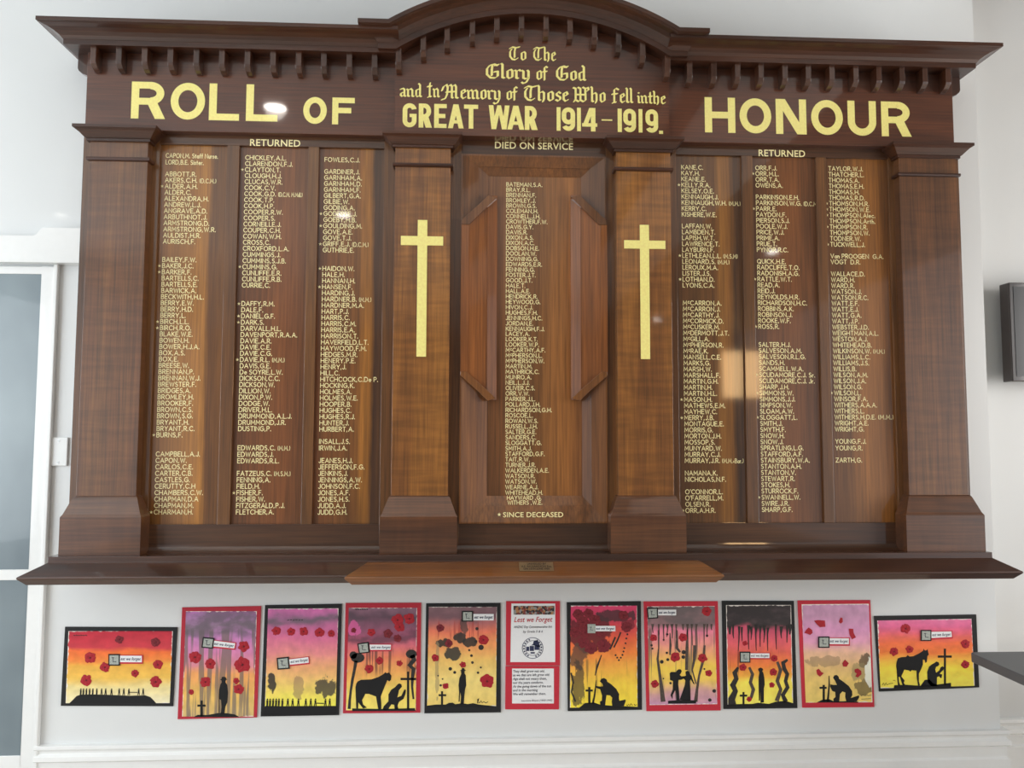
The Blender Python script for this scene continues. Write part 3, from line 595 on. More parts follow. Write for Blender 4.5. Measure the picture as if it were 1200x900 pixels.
for sg in (0, 1):
    def wx(pl, pr, y): return X(pl, 350, y) if sg == 0 else X(pr, 350, y)
    pxr = 560 if sg == 0 else 690
    b = MB()
    def pan(cols):
        fr = [[(x, y, Z(pxr, a, y)) for x, y, a, c in cols], [(x, y, Z(pxr, c, y)) for x, y, a, c in cols]]
        bk = [[(x, yD+.004, z) for x, y, z in fr[1]], [(x, yD+.004, z) for x, y, z in fr[0]]]
        b.strips(fr+bk, True)
        for k in (0, len(cols)-1): b.add([fr[0][k], fr[1][k], bk[0][k], bk[1][k]], [(0, 1, 2, 3)])
    e0, e1 = yA-.006, yA-.004
    pan([(wx(540, 712, e0), e0, 262.5, 440), (wx(549, 704, e0), e0, 262.5, 440)])
    pan([(wx(549, 704, e1), e1, 262, 440), (wx(571, 680, yB), yB-.010, 241, 458)])
    pan([(wx(571, 680, yB), yB-.012, 229, 468.5), (wx(582, 668.5, yD), yD-.014, 229, 468.5)])
    obj('recess_wing', b, M_wing, BO)
    b = MB(); yl_ = yA-.010
    for lp in ([(572, 228.5), (560.5, 239.5), (540, 258), (540, 263), (549, 263), (571, 241.5), (582, 231)], [(572, 469.5), (560.5, 458), (540, 440), (540, 435.5), (547, 435.5), (571, 456.5), (582, 467)]):
        b = MB(); b.prism([(wx(q[0], 1251.5-q[0], yl_), Z(pxr, q[1], yl_)) for q in lp], yl_, yD+.002); obj('wing_end_moulding', b, M_mould, BO, bevel=.0012)
b = MB()
for t, y0, xx in (("HAYWARD, G.", 583.3, 594.3), ("WITHERS, W.E.", 589, 595)):
    sign(b, t.replace(', ', ' ,'), X(xx, y0, yB-.004), Z(600, y0, yB-.004)-.007, .0142, yB-.004)
obj('gold_name_list', b, M_name, BO); b = MB(); put_text(b, "SINCE DECEASED", X(589.5, 603, yA), Z(620, 603.2, yA)-.009, .0185, yA-.001, 1.0, 0.012, fit=X(660, 603, yA)-X(589.5, 603, yA))
star(b, X(585, 603, yA), Z(585, 603, yA), .008, yA-.001); obj('gold_footnote', b, M_name, BO)

# headings on the rails
for t, xa, xb, ya, yb in (("RETURNED", 293, 352, 166.8, 168.2), ("DIED ON SERVICE", 580, 671.5, 169.8, 172), ("RETURNED", 889, 943.5, 179, 180.4)):
    b = MB(); y = Yr-.0008; put_text(b, t, X(xa, ya, y), (Z(xa, ya, y)+Z(xb, yb, y))/2-.013, .0262, y, 1, 0.014, fit=X(xb, yb, y)-X(xa, ya, y)); obj('gold_heading', b, M_name, BO)

# friezes
b = MB(); b.box(frL, cfL, 0, Yf, zFrB, zCor+.05); fL = obj('frieze', b, M_frieze, BO, bevel=0.002)
b = MB(); b.box(cfR, frR, 0, Yf, zFrB, zCor+.05); fR = obj('frieze', b, M_frieze, BO, bevel=0.002)
# arch of the centre cornice (circle through its two springing points)
yq = Yc-.0606
ax0, az0 = at(464, 57, yq); ax1, az1 = at(785, 65, yq); zS = (az0+az1)/2; zTop = Z(618, 15.5, yq)
half = (ax1-ax0)/2; acx = (ax0+ax1)/2; sag = zTop-zS; AR = (half*half+sag*sag)/(2*sag); acz = zTop-AR
def arc_pts(h, n=48, zflat=0.0):
    r = AR+h; xx = math.sqrt(max(0, r*r-(zS+h-acz)**2)); a = math.asin(xx/r)
    return [(acx+r*math.sin(-a+2*a*i/n), acz+r*math.cos(-a+2*a*i/n)) for i in range(n+1)]
pts = [(cfL, zFrB), (cfR, zFrB), (cfR, zS+.02)]+[(x, z+.01) for x, z in reversed(arc_pts(0.0)) if cfL < x < cfR]+[(cfL, zS+.02)]
b = MB(); b.prism(pts, Yc, 0); fC = obj('frieze', b, M_frieze, BO)

# cornices: profile (projection, height) mitred round the ends
PROF = [(0, 0), (.060, 0), (.0605, .019), (.062, .0195), (.070, .030), (.083, .040), (.100, .048), (.118, .053), (.124, .056), (.127, .056), (.127, .070), (0, .072)]
def cornice_end(rows): return rows
rows = [[(frL-p, 0, zCor+h), (frL-p, Yf-p, zCor+h), (cfL+.02, Yf-p, zCor+h)] for p, h in PROF]
b = MB(); b.strips(rows, True); obj('cornice', b, M_dark, BO)
rows = [[(cfR-.02, Yf-p, zCor+h), (frR+p, Yf-p, zCor+h), (frR+p, 0, zCor+h)] for p, h in PROF]
b = MB(); b.strips(rows, True); obj('cornice', b, M_dark, BO)
rows = []
for p, h in PROF:
    h2 = h*1.12; z = zS+h2
    rows.append([(cfL-p, -.05, z), (cfL-p, Yc-p, z)]+[(x, Yc-p, zz) for x, zz in arc_pts(h2)]+[(cfR+p, Yc-p, z), (cfR+p, -.05, z)])
b = MB(); b.strips(rows, True); obj('arched_cornice', b, M_dark, BO)

# dentils: little brackets under the cornice, foot cut back to the frieze
def dentil(x, ztop, y, parent, side=0, h=.083):
    w = .0105
    pr = [(0, 0), (.047, 0), (.047, -.055), (.043, -.064), (.030, -.076), (.012, -h), (0, -h)]
    m_ = MB()
    if side == 0: m_.strips([[(x-w, y-p, ztop+d), (x+w, y-p, ztop+d)] for p, d in pr], True); m_.add([(x-w, y-p, ztop+d) for p, d in pr]+[(x+w, y-p, ztop+d) for p, d in pr], [tuple(range(7)), tuple(range(7, 14))])
    else:
        m_.strips([[(x+side*p, y-w, ztop+d), (x+side*p, y+w, ztop+d)] for p, d in pr], True); m_.add([(x+side*p, y-w, ztop+d) for p, d in pr]+[(x+side*p, y+w, ztop+d) for p, d in pr], [tuple(range(7)), tuple(range(7, 14))])
    obj('dentil', m_, M_darkv, parent, bevel=0.001)
yd = Yf-.047
for px in (109, 139, 169.3, 199.6, 230, 260, 290, 320, 350, 379.5, 409.3, 439): dentil(X(px, 65, yd), zCor+.001, Yf, BO)
for px in (808.3, 836.7, 864.5, 892, 920, 947.3, 975, 1003, 1030, 1057, 1084, 1111): dentil(X(px, 80, yd), zCor+.001, Yf, BO)
dentil(frL+.001, zCor+.001, Yf+.03, BO, -1, .083); dentil(frR-.001, zCor+.001, Yf+.03, BO, 1, .083)
yd = Yc-.047
for px, py in ((467, 60), (496, 44), (524, 33), (553.7, 24), (582.3, 19), (611.2, 17), (640, 18), (668.2, 22), (697, 28), (725, 38), (753.3, 51), (782.5, 67)):
    x = X(px, py, yd); ztop = acz+math.sqrt(AR*AR-(x-acx)**2) if abs(x-acx) < half else zS
    dentil(min(max(x, cfL+.011), cfR-.011), ztop+.004, Yc, BO)

# signwriting on the friezes
def capitals(spec, pyt, pyb, y, s, name='gold_lettering', parent=None):
    """spec: [(char, px0, px1)], top/bottom lines as photo heights at the ends"""
    mb = MB(); (xa, ta, ba), (xb, tb, bb) = (spec[0][1], pyt[0], pyb[0]), (spec[-1][2], pyt[1], pyb[1])
    z0 = (Z(xa, ba, y)+Z(xb, bb, y))/2; z1 = (Z(xa, ta, y)+Z(xb, tb, y))/2; H = z1-z0
    for c, p0, p1 in spec:
        m_ = (ba+bb)/2; x0, x1 = X(p0, m_, y), X(p1, m_, y)
        if c == '-': put_polys(mb, rect(0, 1, 0, 1), x0, z0+H*.47, x1-x0, H*.06, y)
        elif c == '.': put_polys(mb, rect(0, 1, 0, 1), x0, z0-.004, x1-x0, H*.14, y)
        else: put_polys(mb, glyph(c, (x1-x0)/H, s), x0, z0, H, H, y)
    return obj(name, mb, M_gold, parent or BO)
yl = Yf-.0008
capitals([('R', 153, 192.5), ('O', 199.3, 239.7), ('L', 244.5, 280), ('L', 287.9, 325.2)], (95, 100), (138.3, 143), yl, .20)
capitals([('O', 355, 382.7), ('F', 389, 415.3)], (113.5, 114.6), (145.2, 146), yl, .22)
capitals([('H', 826.2, 862), ('O', 867, 904.2), ('N', 909.6, 945.4), ('O', 951, 988.2), ('U', 993.9, 1027.3), ('R', 1033.3, 1067.6)], (115, 118.4), (156.2, 159.2), yl, .205)
yl = Yc-.0008
capitals([('G', 471.6, 488), ('R', 490.5, 505.6), ('E', 508.6, 523.3), ('A', 524.9, 543.3), ('T', 543.6, 560.2), ('W', 572.6, 597), ('A', 594.4, 614.4), ('R', 615, 629.6)], (121, 124.2), (149.5, 152), yl, .19)
capitals([('1', 652.3, 657), ('9', 658.3, 674), ('1', 676.2, 680.8), ('4', 682.2, 700), ('-', 705, 717.6), ('1', 723.9, 728.8), ('9', 730.5, 745.4), ('1', 748.5, 753), ('9', 756.5, 771.3), ('.', 772.3, 777)], (125.4, 128.6), (153.4, 155.6), yl, .19)
b = MB()
for w, p0, p1, b0, b1, xh in (("To", 596.5, 617.5, 70.6, 70.8, 11.6), ("The", 624.8, 652, 71, 71.6, 11.6), ("Glory", 569, 622, 92, 93, 12.6), ("of", 628, 642, 93.6, 93.8, 12.0), ("God", 651.4, 687, 94, 95, 12.6),
        ("and", 468, 494.5, 113.5, 114, 11.2), ("In", 500, 515.5, 114, 114.4, 12.0), ("Memory", 517.5, 587.5, 115, 117.5, 12.4), ("of", 593, 606.5, 117, 117.5, 11.6), ("Those", 614, 667, 118, 119.2, 12.8), ("Who", 671, 710.5, 119.4, 120.2, 12.8), ("Fell", 717, 742.5, 120.4, 121, 12.4), ("in", 746.6, 759.3, 121, 121.4, 10.6), ("the", 760, 780.5, 121.6, 122.2, 10.6)):
    put_word(b, w, p0, p1, b0, b1, xh, yl)
    obj('gold_inscription', b, M_gold, BO); b = MB()

# pilasters with capital, necking band, pedestal
PIL = [((104.2, 172.5), (88.5, 159), M_pild, (82, 185.3, 145.4, 150)), ((462.7, 527.8), (458.3, 525), M_pil, None), ((722, 784.7), (725, 791), M_pil, None), ((1054.9, 1122), (1065, 1135), M_pild, None)]
capT = zFrB+.001
def ring(x0, x1, yf, yb, prof, mb):
    """profile (projection, z) mitred round three sides"""
    mb.strips([[(x0-p, yb, z), (x0-p, yf-p, z), (x1+p, yf-p, z), (x1+p, yb, z)] for p, z in prof])
crossdata = {1: ((489.4, 500.8, 257.7), (488.1, 499.3, 418), (469.8, 519.4, 276.7, 287.4)), 2: ((750, 760.6, 263.4), (751, 761.9, 420.8), (731.5, 779.8, 281.7, 291.4))}
zPedT = (Z(120, 584, -.2)+Z(495, 581.5, -.2)+Z(1100, 581, -.2))/3; zPedB = (Z(120, 608, -.227)+Z(495, 602.3, -.227)+Z(1100, 602, -.227))/3
zB1, zB0 = (Z(135, 184, -.2)+Z(495, 189, -.2)+Z(1090, 204, -.2))/3, (Z(135, 187.5, -.2)+Z(495, 193.5, -.2)+Z(1090, 206.5, -.2))/3
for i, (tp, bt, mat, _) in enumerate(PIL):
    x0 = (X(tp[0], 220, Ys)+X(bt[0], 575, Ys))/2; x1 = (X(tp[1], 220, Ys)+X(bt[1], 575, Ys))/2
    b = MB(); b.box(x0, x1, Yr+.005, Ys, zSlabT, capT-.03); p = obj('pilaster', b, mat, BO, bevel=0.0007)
    b = MB(); ring(x0, x1, Ys, Yr+.002, [(0, capT-.050), (.010, capT-.050), (.010, capT-.041), (.014, capT-.040), (.034, capT-.018), (.044, capT-.011), (.046, capT-.011), (.046, capT), (0, capT)], b); obj('capital', b, M_dark, p)
    b = MB(); ring(x0, x1, Ys, Yr+.002, [(0, zB0-.002), (.009, zB0), (.010, (zB0+zB1)/2), (.009, zB1), (0, zB1+.002)], b); obj('necking_band', b, M_dark, p)
    b = MB(); ring(x0, x1, Ys, Yr+.002, [(0, zPedT+.004), (.006, zPedT), (.010, zPedT-.008), (.030, zPedB+.006), (.034, zPedB), (.036, zPedB-.004), (.036, zSlabT), (0, zSlabT)], b); obj('pedestal', b, M_ped, p)
    if i in crossdata:
        (a0, a1, yt), (c0, c1, yb), (h0, h1, hy0, hy1) = crossdata[i]; yx = Ys-.004
        xa = (X(a0, yt, yx)+X(c0, yb, yx))/2; xb = (X(a1, yt, yx)+X(c1, yb, yx))/2
        zt_, zb_ = Z((a0+a1)/2, yt, yx), Z((c0+c1)/2, yb, yx); hz1, hz0 = Z((h0+h1)/2, hy0, yx), Z((h0+h1)/2, hy1, yx); hx0, hx1 = X(h0, hy0, yx), X(h1, hy0, yx)
        b = MB(); b.prism([(xa, zb_), (xb, zb_), (xb, hz0), (hx1, hz0), (hx1, hz1), (xb, hz1), (xb, zt_), (xa, zt_), (xa, hz1), (hx0, hz1), (hx0, hz0), (xa, hz0)], yx, Ys+.001)
        obj('gold_cross', b, M_gold, p, bevel=0.0006)

# sill: slab, sloping weathering and undercut nose, with a projecting centre length
slL, slR = X(56, 655, -.25), X(1163, 650, -.25)
SP = [(0, zSlabT), (.0, zSlabB), (.067, zNose+.004), (.069, zNose), (.067, zNose-.004), (.046, zSillB), (-.20, zSillB), (-.20, zSlabT)]
def sill(x0, x1, yf, dz=0):
    return [[(x0-p, -.001, z+dz), (x0-p, yf-p, z+dz), (x1+p, yf-p, z+dz), (x1+p, -.001, z+dz)] for p, z in SP[:6]]
b = MB(); rows = sill(slL, slR, -.25); b.strips(rows)
b.add([rows[0][0], rows[0][1], rows[0][2], rows[0][3]], [(0, 1, 2, 3)]); b.add(rows[5], [(0, 1, 2, 3)]); obj('sill', b, M_sill, BO, bevel=0.0012)
scL, scR = X(430, 658, -.278), X(820, 657, -.278)
b = MB(); rows = [[(x, y, z-.001) for x, y, z in r] for r in sill(scL, scR, -.278)]; rows = [[r[0], r[1], r[2], r[3]] for r in rows]
rows = [[(r[0][0], -.24, r[0][2]), r[1], r[2], (r[3][0], -.24, r[3][2])] for r in rows]
b.strips(rows[1:]); b.add(rows[5], [(0, 1, 2, 3)]); b.add([rows[1][0], rows[1][1], rows[1][2], rows[1][3]], [(0, 1, 2, 3)]); sc = obj('centre_sill', b, M_sillc, BO, bevel=0.0012)
# brass plate on the slope of the centre sill
s0 = Vector((0, -.278, zSlabB-.001)); s1 = Vector((0, -.345, zNose+.003)); sd = s1-s0; sn = Vector((0, sd.z, -sd.y)).normalized()
if sn.y > 0: sn = -sn
bx0, bx1 = X(608.5, 664, -.31), X(648.7, 664, -.31)
def onsl(x, t, l): q = s0+sd*t+sn*l; return (x, q.y, q.z)
b = MB(); b.add([onsl(x, t, l) for l in (0.0005, .0025) for x, t in ((bx0, .06), (bx1, .06), (bx1, .68), (bx0, .68))], [(0, 1, 2, 3), (4, 5, 6, 7), (0, 1, 5, 4), (1, 2, 6, 5), (2, 3, 7, 6), (3, 0, 4, 7)])
pl = obj('brass_plaque', b, M_brass, sc)
b = MB()
for t, tl, fx0, fx1 in (("UNVEILED BY", .25, .24, .80), ("H.F. RICHARDSON Esq.", .43, .06, .95), ("ON 16TH JUNE 1920", .60, .12, .88)):
    vs, fs = text2d(t, .02); xa, xb = min(v[0] for v in vs), max(v[0] for v in vs); W_ = bx1-bx0
    b.add([onsl(bx0+W_*(fx0+(fx1-fx0)*(vx-xa)/(xb-xa)), tl-vy*.17, .0032) for vx, vy in vs], fs)
obj('etched_lettering', b, M_etch, pl)
# signwriter's tiny signature on the right-hand pedestal
b = MB(); y = Ys-.0372
for k, w in enumerate((2.5, 1.2, 3, 2, 3.4, 2.2, 1.4)):
    xs_ = X(1096+k*3, 651-k*.15, y); m_ = X(1096+k*3+w*.75, 651, y); zz = Z(1105, 650.4, y); b.add([(xs_, y, zz-.002), (m_, y, zz-.002), (m_+.001, y, zz+.002), (xs_+.001, y, zz+.002)], [(0, 1, 2, 3)])
obj('painted_signature', b, M_sign, BO)

# ------------------------------------------------------------------ the paintings below the board
random.seed(4)
def paint(name, stops, cloud=None, drips=None, edge_w=0.007, seed=0.0, patches=None):
    """watercolour: washes up the sheet, wet clouds, runs of grey; UV 0..1 over the sheet"""
    m, nt, bs, N, L = nodes(name)
    uv = N('ShaderNodeUVMap'); uv.uv_map = 'UVMap'
    sep = N('ShaderNodeSeparateXYZ'); L(uv.outputs[0], sep.inputs[0])
    def noise(su, sv, detail=4, off=0):
        mp = N('ShaderNodeMapping'); mp.inputs['Scale'].default_value = (su, sv, 1); mp.inputs['Location'].default_value = (seed*5+off, seed*3+off, seed)
        n = N('ShaderNodeTexNoise'); n.inputs['Scale'].default_value = 1; n.inputs['Detail'].default_value = detail; L(uv.outputs[0], mp.inputs[0]); L(mp.outputs[0], n.inputs['Vector']); return n
    def math_(op, a, bb):
        n = N('ShaderNodeMath', operation=op)
        for i, v in enumerate((a, bb)):
            if isinstance(v, (int, float)): n.inputs[i].default_value = v
            else: L(v, n.inputs[i])
        return n.outputs[0]
    def smooth(v, a, bb):
        n = N('ShaderNodeMapRange'); n.interpolation_type = 'SMOOTHSTEP'; L(v, n.inputs[0]); n.inputs[1].default_value = a; n.inputs[2].default_value = bb; return n.outputs[0]
    n1 = noise(2.2, 5, 5)
    v = math_('ADD', sep.outputs['Y'], math_('MULTIPLY', math_('SUBTRACT', n1.outputs['Fac'], 0.5), 0.16))
    cr = ramp(N, [(p, rgba(c)) for p, c in sorted(stops)]); L(v, cr.inputs[0]); col = cr.outputs[0]
    def over(col, fac, c):
        mx = N('ShaderNodeMix', data_type='RGBA'); L(fac, mx.inputs[0]); L(col, mx.inputs[6])
        if isinstance(c, tuple): mx.inputs[7].default_value = rgba(c)
        return mx.outputs[2]
    mot = noise(9, 9, 5, 7); mr = ramp(N, [(0.3, (0.86,)*3), (0.7, (1.1,)*3)]); L(mot.outputs['Fac'], mr.inputs[0])
    mm = N('ShaderNodeMix', data_type='RGBA', blend_type='MULTIPLY'); mm.inputs[0].default_value = 1; L(col, mm.inputs[6]); L(mr.outputs[0], mm.inputs[7]); col = mm.outputs[2]
    for (v0, v1, c, amt, th) in (drips or []):
        d = noise(16, 1.0, 2, 3); f = math_('MULTIPLY', smooth(d.outputs['Fac'], th, th+.1), amt)
        f = math_('MULTIPLY', f, smooth(sep.outputs['Y'], v0, v0+.12)); f = math_('MULTIPLY', f, smooth(sep.outputs['Y'], v1, v1-.05)); col = over(col, f, c)
    for (v0, v1, c, amt) in (cloud or []):
        d = noise(3, 7, 5, 11); f = math_('MULTIPLY', smooth(d.outputs['Fac'], .33, .55), amt)
        vv = math_('ADD', sep.outputs['Y'], math_('MULTIPLY', math_('SUBTRACT', n1.outputs['Fac'], .5), .25))
        f = math_('MULTIPLY', f, smooth(vv, v0, v0+.07)); f = math_('MULTIPLY', f, smooth(vv, v1, v1-.07)); col = over(col, f, c)
    for (cu, cv, ru, rv, c, amt) in (patches or []):
        du = math_('DIVIDE', math_('SUBTRACT', sep.outputs['X'], cu), ru); dv = math_('DIVIDE', math_('SUBTRACT', sep.outputs['Y'], cv), rv)
        r2 = math_('ADD', math_('MULTIPLY', du, du), math_('MULTIPLY', dv, dv)); nn = noise(10, 10, 4, 19)
        r2 = math_('ADD', r2, math_('MULTIPLY', math_('SUBTRACT', nn.outputs['Fac'], .5), 3.4)); f = math_('MULTIPLY', smooth(r2, 1.1, .8), amt); col = over(col, f, c)
    if edge_w:
        e = math_('MINIMUM', math_('MINIMUM', sep.outputs['X'], math_('SUBTRACT', 1.0, sep.outputs['X'])), math_('MINIMUM', sep.outputs['Y'], math_('SUBTRACT', 1.0, sep.outputs['Y'])))
        ne = noise(14, 14, 3, 5); e = math_('ADD', e, math_('MULTIPLY', math_('SUBTRACT', ne.outputs['Fac'], .5), .04)); col = over(col, smooth(e, edge_w, edge_w*.3), (236, 226, 222))
    gn = N('ShaderNodeMix', data_type='RGBA', blend_type='MULTIPLY'); gn.inputs[0].default_value = 1; gn.inputs[7].default_value = (1.12, 1.14, 1.1, 1); L(col, gn.inputs[6])
    L(gn.outputs[2], bs.inputs['Base Color']); bs.inputs['Roughness'].default_value = 0.75
    return m

class Art:
    """one mounted picture; coordinates are measured in a crop of the photo (origin ox, oy; k units per photo pixel) on the wall plane"""
    def __init__(s, ox, oy, k, label, outer, card, group='mounted paintings below the board', name='mounted_painting', cat='painting'):
        s.o = (ox, oy, k); c = [s.p(q) for q in outer]
        s.t = thing(name, label, cat, (sum(q[0] for q in c)/4, 0, min(q[1] for q in c)), group); s.lift = 0
        mb = MB(); n = 10; g = []
        for side in range(4):
            a, bb = c[side], c[(side+1) % 4]
            g += [(a[0]+(bb[0]-a[0])*i/n, a[1]+(bb[1]-a[1])*i/n) for i in range(n)]
        mb.prism(g, -.005, -.0008); obj('card_mount', mb, card, s.t)
    def p(s, q, y=-.006): return at(s.o[0]+q[0]/s.o[2], s.o[1]+q[1]/s.o[2], y)
    def m(s, d): return d/s.o[2]*3.1/F
    def paper(s, inner, mat, name='painted_sheet', y=-.006):
        mb = MB(); mb.prism([s.p(q) for q in inner], y, y+.0012); o = obj(name, mb, mat, s.t)
        us = [s.p(q) for q in inner]; x0, x1 = min(u[0] for u in us), max(u[0] for u in us); z0, z1 = min(u[1] for u in us), max(u[1] for u in us)
        uvl = o.data.uv_layers.new(name='UVMap'); b0 = origin(s.t)
        for lp in o.data.loops:
            v = o.data.vertices[lp.vertex_index].co; uvl.data[lp.index].uv = ((v.x+b0.x-x0)/(x1-x0), (v.z+b0.z-z0)/(z1-z0))
        return o
    def cut(s, name, polys, mat=None, y=-.0068, th=.0006):
        mb = MB()
        for poly in polys: mb.prism([s.p(q) for q in poly], y, y+th)
        return obj(name, mb, mat or M_ink, s.t)
    def line(s, pts, w):
        """stroke polygon of width w along pts"""
        L_, R_ = [], []
        for i, q in enumerate(pts):
            a = pts[max(0, i-1)]; c = pts[min(len(pts)-1, i+1)]; dx, dy = c[0]-a[0], c[1]-a[1]; l = math.hypot(dx, dy) or 1
            ww = w[i] if isinstance(w, (list, tuple)) else w
            L_.append((q[0]-dy/l*ww/2, q[1]+dx/l*ww/2)); R_.append((q[0]+dy/l*ww/2, q[1]-dx/l*ww/2))
        return L_+R_[::-1]
    def disc(s, x, y, r, n=14, ry=None): return [(x+r*math.cos(2*math.pi*i/n), y+(ry or r)*math.sin(2*math.pi*i/n)) for i in range(n)]
    def cross(s, x, top, bot, x0, x1, by, w, bw): return [(x-w, bot), (x-w, by+bw), (x0, by+bw), (x0, by-bw), (x-w, by-bw), (x-w, top), (x+w, top), (x+w, by-bw), (x1, by-bw), (x1, by+bw), (x+w, by+bw), (x+w, bot)]
    def poppy(s, x, y, r, dark=False, lobes=None, flat=False):
        r *= 1.12; n = 22; lb = lobes or random.choice((4, 5, 5)); ph = random.random()*6
        pts = []
        for i in range(n):
            a = 2*math.pi*i/n; rr = r*(.92+.07*math.cos(lb*a+ph)+random.uniform(-.12, .10)); pts.append((x+rr*math.cos(a), y+rr*.97*math.sin(a)))
        mb = MB(); yy = -.0074
        c3 = s.p((x, y)); ring_ = [s.p(q) for q in pts]
        mid = [(c3[0]+(q[0]-c3[0])*.55, c3[1]+(q[1]-c3[1])*.55) for q in ring_]
        rows = [[(q[0], -.0068, q[1]) for q in ring_+ring_[:1]], [(q[0], yy-.0012*(.5+.5*math.sin(i*2*math.pi*lb/n)), q[1]) for i, q in enumerate(mid+mid[:1])]]
        mb.strips(rows); k = len(mb.v); mb.add([(c3[0], yy+.0004, c3[1])], [])
        for i in range(n): mb.f.append((n+1+i, n+2+i, k))
        o = obj('poppy', mb, M_poppyd if dark else M_poppy, s.t)
        mb = MB(); hr = r*.14
        mb.prism([s.p((x+hr*(1+.3*math.sin(i*2.3))*math.cos(2*math.pi*i/9), y+hr*math.sin(2*math.pi*i/9))) for i in range(9)], yy-.0016, yy+.0004)
        obj('poppy_heart', mb, M_pheart, o); return o
    def caption(s, sq, st, border=True, frame=True):
        """little initial square and the printed strip beside it; sq, st = quads TL, TR, BR, BL"""
        def ins(q, k):
            cx, cy = sum(a[0] for a in q)/4, sum(a[1] for a in q)/4; d = math.hypot(q[0][0]-cx, q[0][1]-cy); return [(a[0]+(cx-a[0])*k/d, a[1]+(cy-a[1])*k/d) for a in q]
        y = -.0086
        mb = MB(); mb.prism([s.p(q) for q in st], y, y+.001); o = obj('caption_strip', mb, M_redcard if border else M_white, s.t)
        if border:
            h = math.hypot(st[3][0]-st[0][0], st[3][1]-st[0][1]); q2 = [(st[0][0], st[0][1]+h*.08), (st[1][0]-h*.12, st[1][1]+h*.1), (st[2][0]-h*.12, st[2][1]-h*.18), (st[3][0], st[3][1]-h*.2)]
            mb = MB(); mb.prism([s.p(q) for q in q2], y-.0004, y); obj('white_strip', mb, M_white, o); st = q2
        a, bb, d = s.p(st[0]), s.p(st[1]), s.p(st[3]); ang = math.atan2(bb[1]-a[1], bb[0]-a[0]); wd = math.hypot(bb[0]-a[0], bb[1]-a[1]); hh = math.hypot(d[0]-a[0], d[1]-a[1])
        ux, uz = math.cos(ang), math.sin(ang); mb = MB(); ox_, oz_ = d[0]+ux*wd*.05-uz*hh*.30, d[1]+uz*wd*.05+ux*hh*.30
        put_text(mb, "est we forget", ox_, oz_, hh*.46, y-.0008, 1, .012, .28, fit=wd*.9, ang=ang); obj('caption_lettering', mb, M_navy, o)
        mb = MB(); mb.prism([s.p(q) for q in sq], y-.001, y+.0006); o2 = obj('initial_square', mb, M_ink if frame else M_grey, s.t)
        w = math.hypot(sq[1][0]-sq[0][0], sq[1][1]-sq[0][1]); inn = ins(sq, w*.15)
        if frame: mb = MB(); mb.prism([s.p(q) for q in inn], y-.0014, y-.0006); obj('initial_print', mb, M_grey, o2)
        cx, cy = sum(a[0] for a in sq)/4, sum(a[1] for a in sq)/4; k = w*.2
        mb = MB()
        for pts in ([(cx-k*.5, cy-k), (cx-k*.5, cy+k*.8), (cx+k, cy+k*.8)], [(cx-k, cy-k), (cx, cy-k)]):
            mb.prism([s.p(q) for q in s.line(pts, w*.06)], y-.0018, y-.0012)
        obj('initial_letter', mb, M_txt, o2)
def quad(x0, y0, x1, y1): return [(x0, y0), (x1, y0), (x1, y1), (x0, y1)]

def marcher(a, x, y0, h, st=1):
    """small walking figure silhouette standing on y0"""
    w = h*.14
    return [a.disc(x+w*.2, y0-h*.9, h*.1, 8), [(x-w*.8, y0-h*.78), (x+w*.9, y0-h*.78), (x+w*.9, y0-h*.42), (x-w*.7, y0-h*.42)],
            [(x-w*.7, y0-h*.46), (x+w*.2, y0-h*.46), (x-w*.5*st-w*.2, y0+1), (x-w*.5*st-w*.9, y0+1)], [(x, y0-h*.46), (x+w*.9, y0-h*.46), (x+w*.9*st+w*.3, y0+1), (x+w*.9*st-w*.4, y0+1)]]

# 1 black-mounted landscape at the left: column of marching figures on a mound
a = Art(65, 725, 8, 'landscape painting in black mount at far left, red to yellow sky over tiny marching soldiers', [(88, 78), (1140, 82), (1100, 822), (48, 818)], M_blackcard)
a.paper([(122, 118), (1100, 118), (1070, 792), (95, 792)], paint('wash_red_orange_yellow', [(0, (238, 226, 190)), (.22, (236, 214, 150)), (.36, (234, 186, 84)), (.52, (236, 172, 70)), (.58, (238, 138, 62)), (.72, (238, 112, 54)), (.78, (204, 58, 70)), (1, (186, 38, 58))], seed=1, edge_w=.008))
for q in ((600, 195, 38, 1), (940, 220, 42, 1), (325, 365, 52, 0), (465, 455, 46, 0), (745, 513, 36, 0), (960, 430, 45, 0), (290, 577, 51, 0), (940, 592, 52, 0)): a.poppy(q[0], q[1], q[2], bool(q[3]))
a.cut('mound_silhouette', [[(130, 793), (165, 760), (200, 724), (240, 712), (360, 710), (500, 714), (700, 722), (840, 718), (890, 735), (920, 765), (945, 793)]])
f = []
for i, x in enumerate((237, 262, 290, 320, 350, 387, 432, 470, 525, 597, 640, 688, 780, 822)): f += marcher(a, x, 716, 62, .3 if i < 6 else 1)
f.append(a.line([(695, 690), (770, 690)], 7)); a.cut('marching_soldiers', f)
f = [a.line([(170+i*22, 156-(i % 2)*4), (186+i*22, 158)], 7) for i in range(6)]; a.cut('pencilled_name', f, M_washd)
a.caption(quad(500, 330, 608, 438), quad(604, 338, 822, 422))

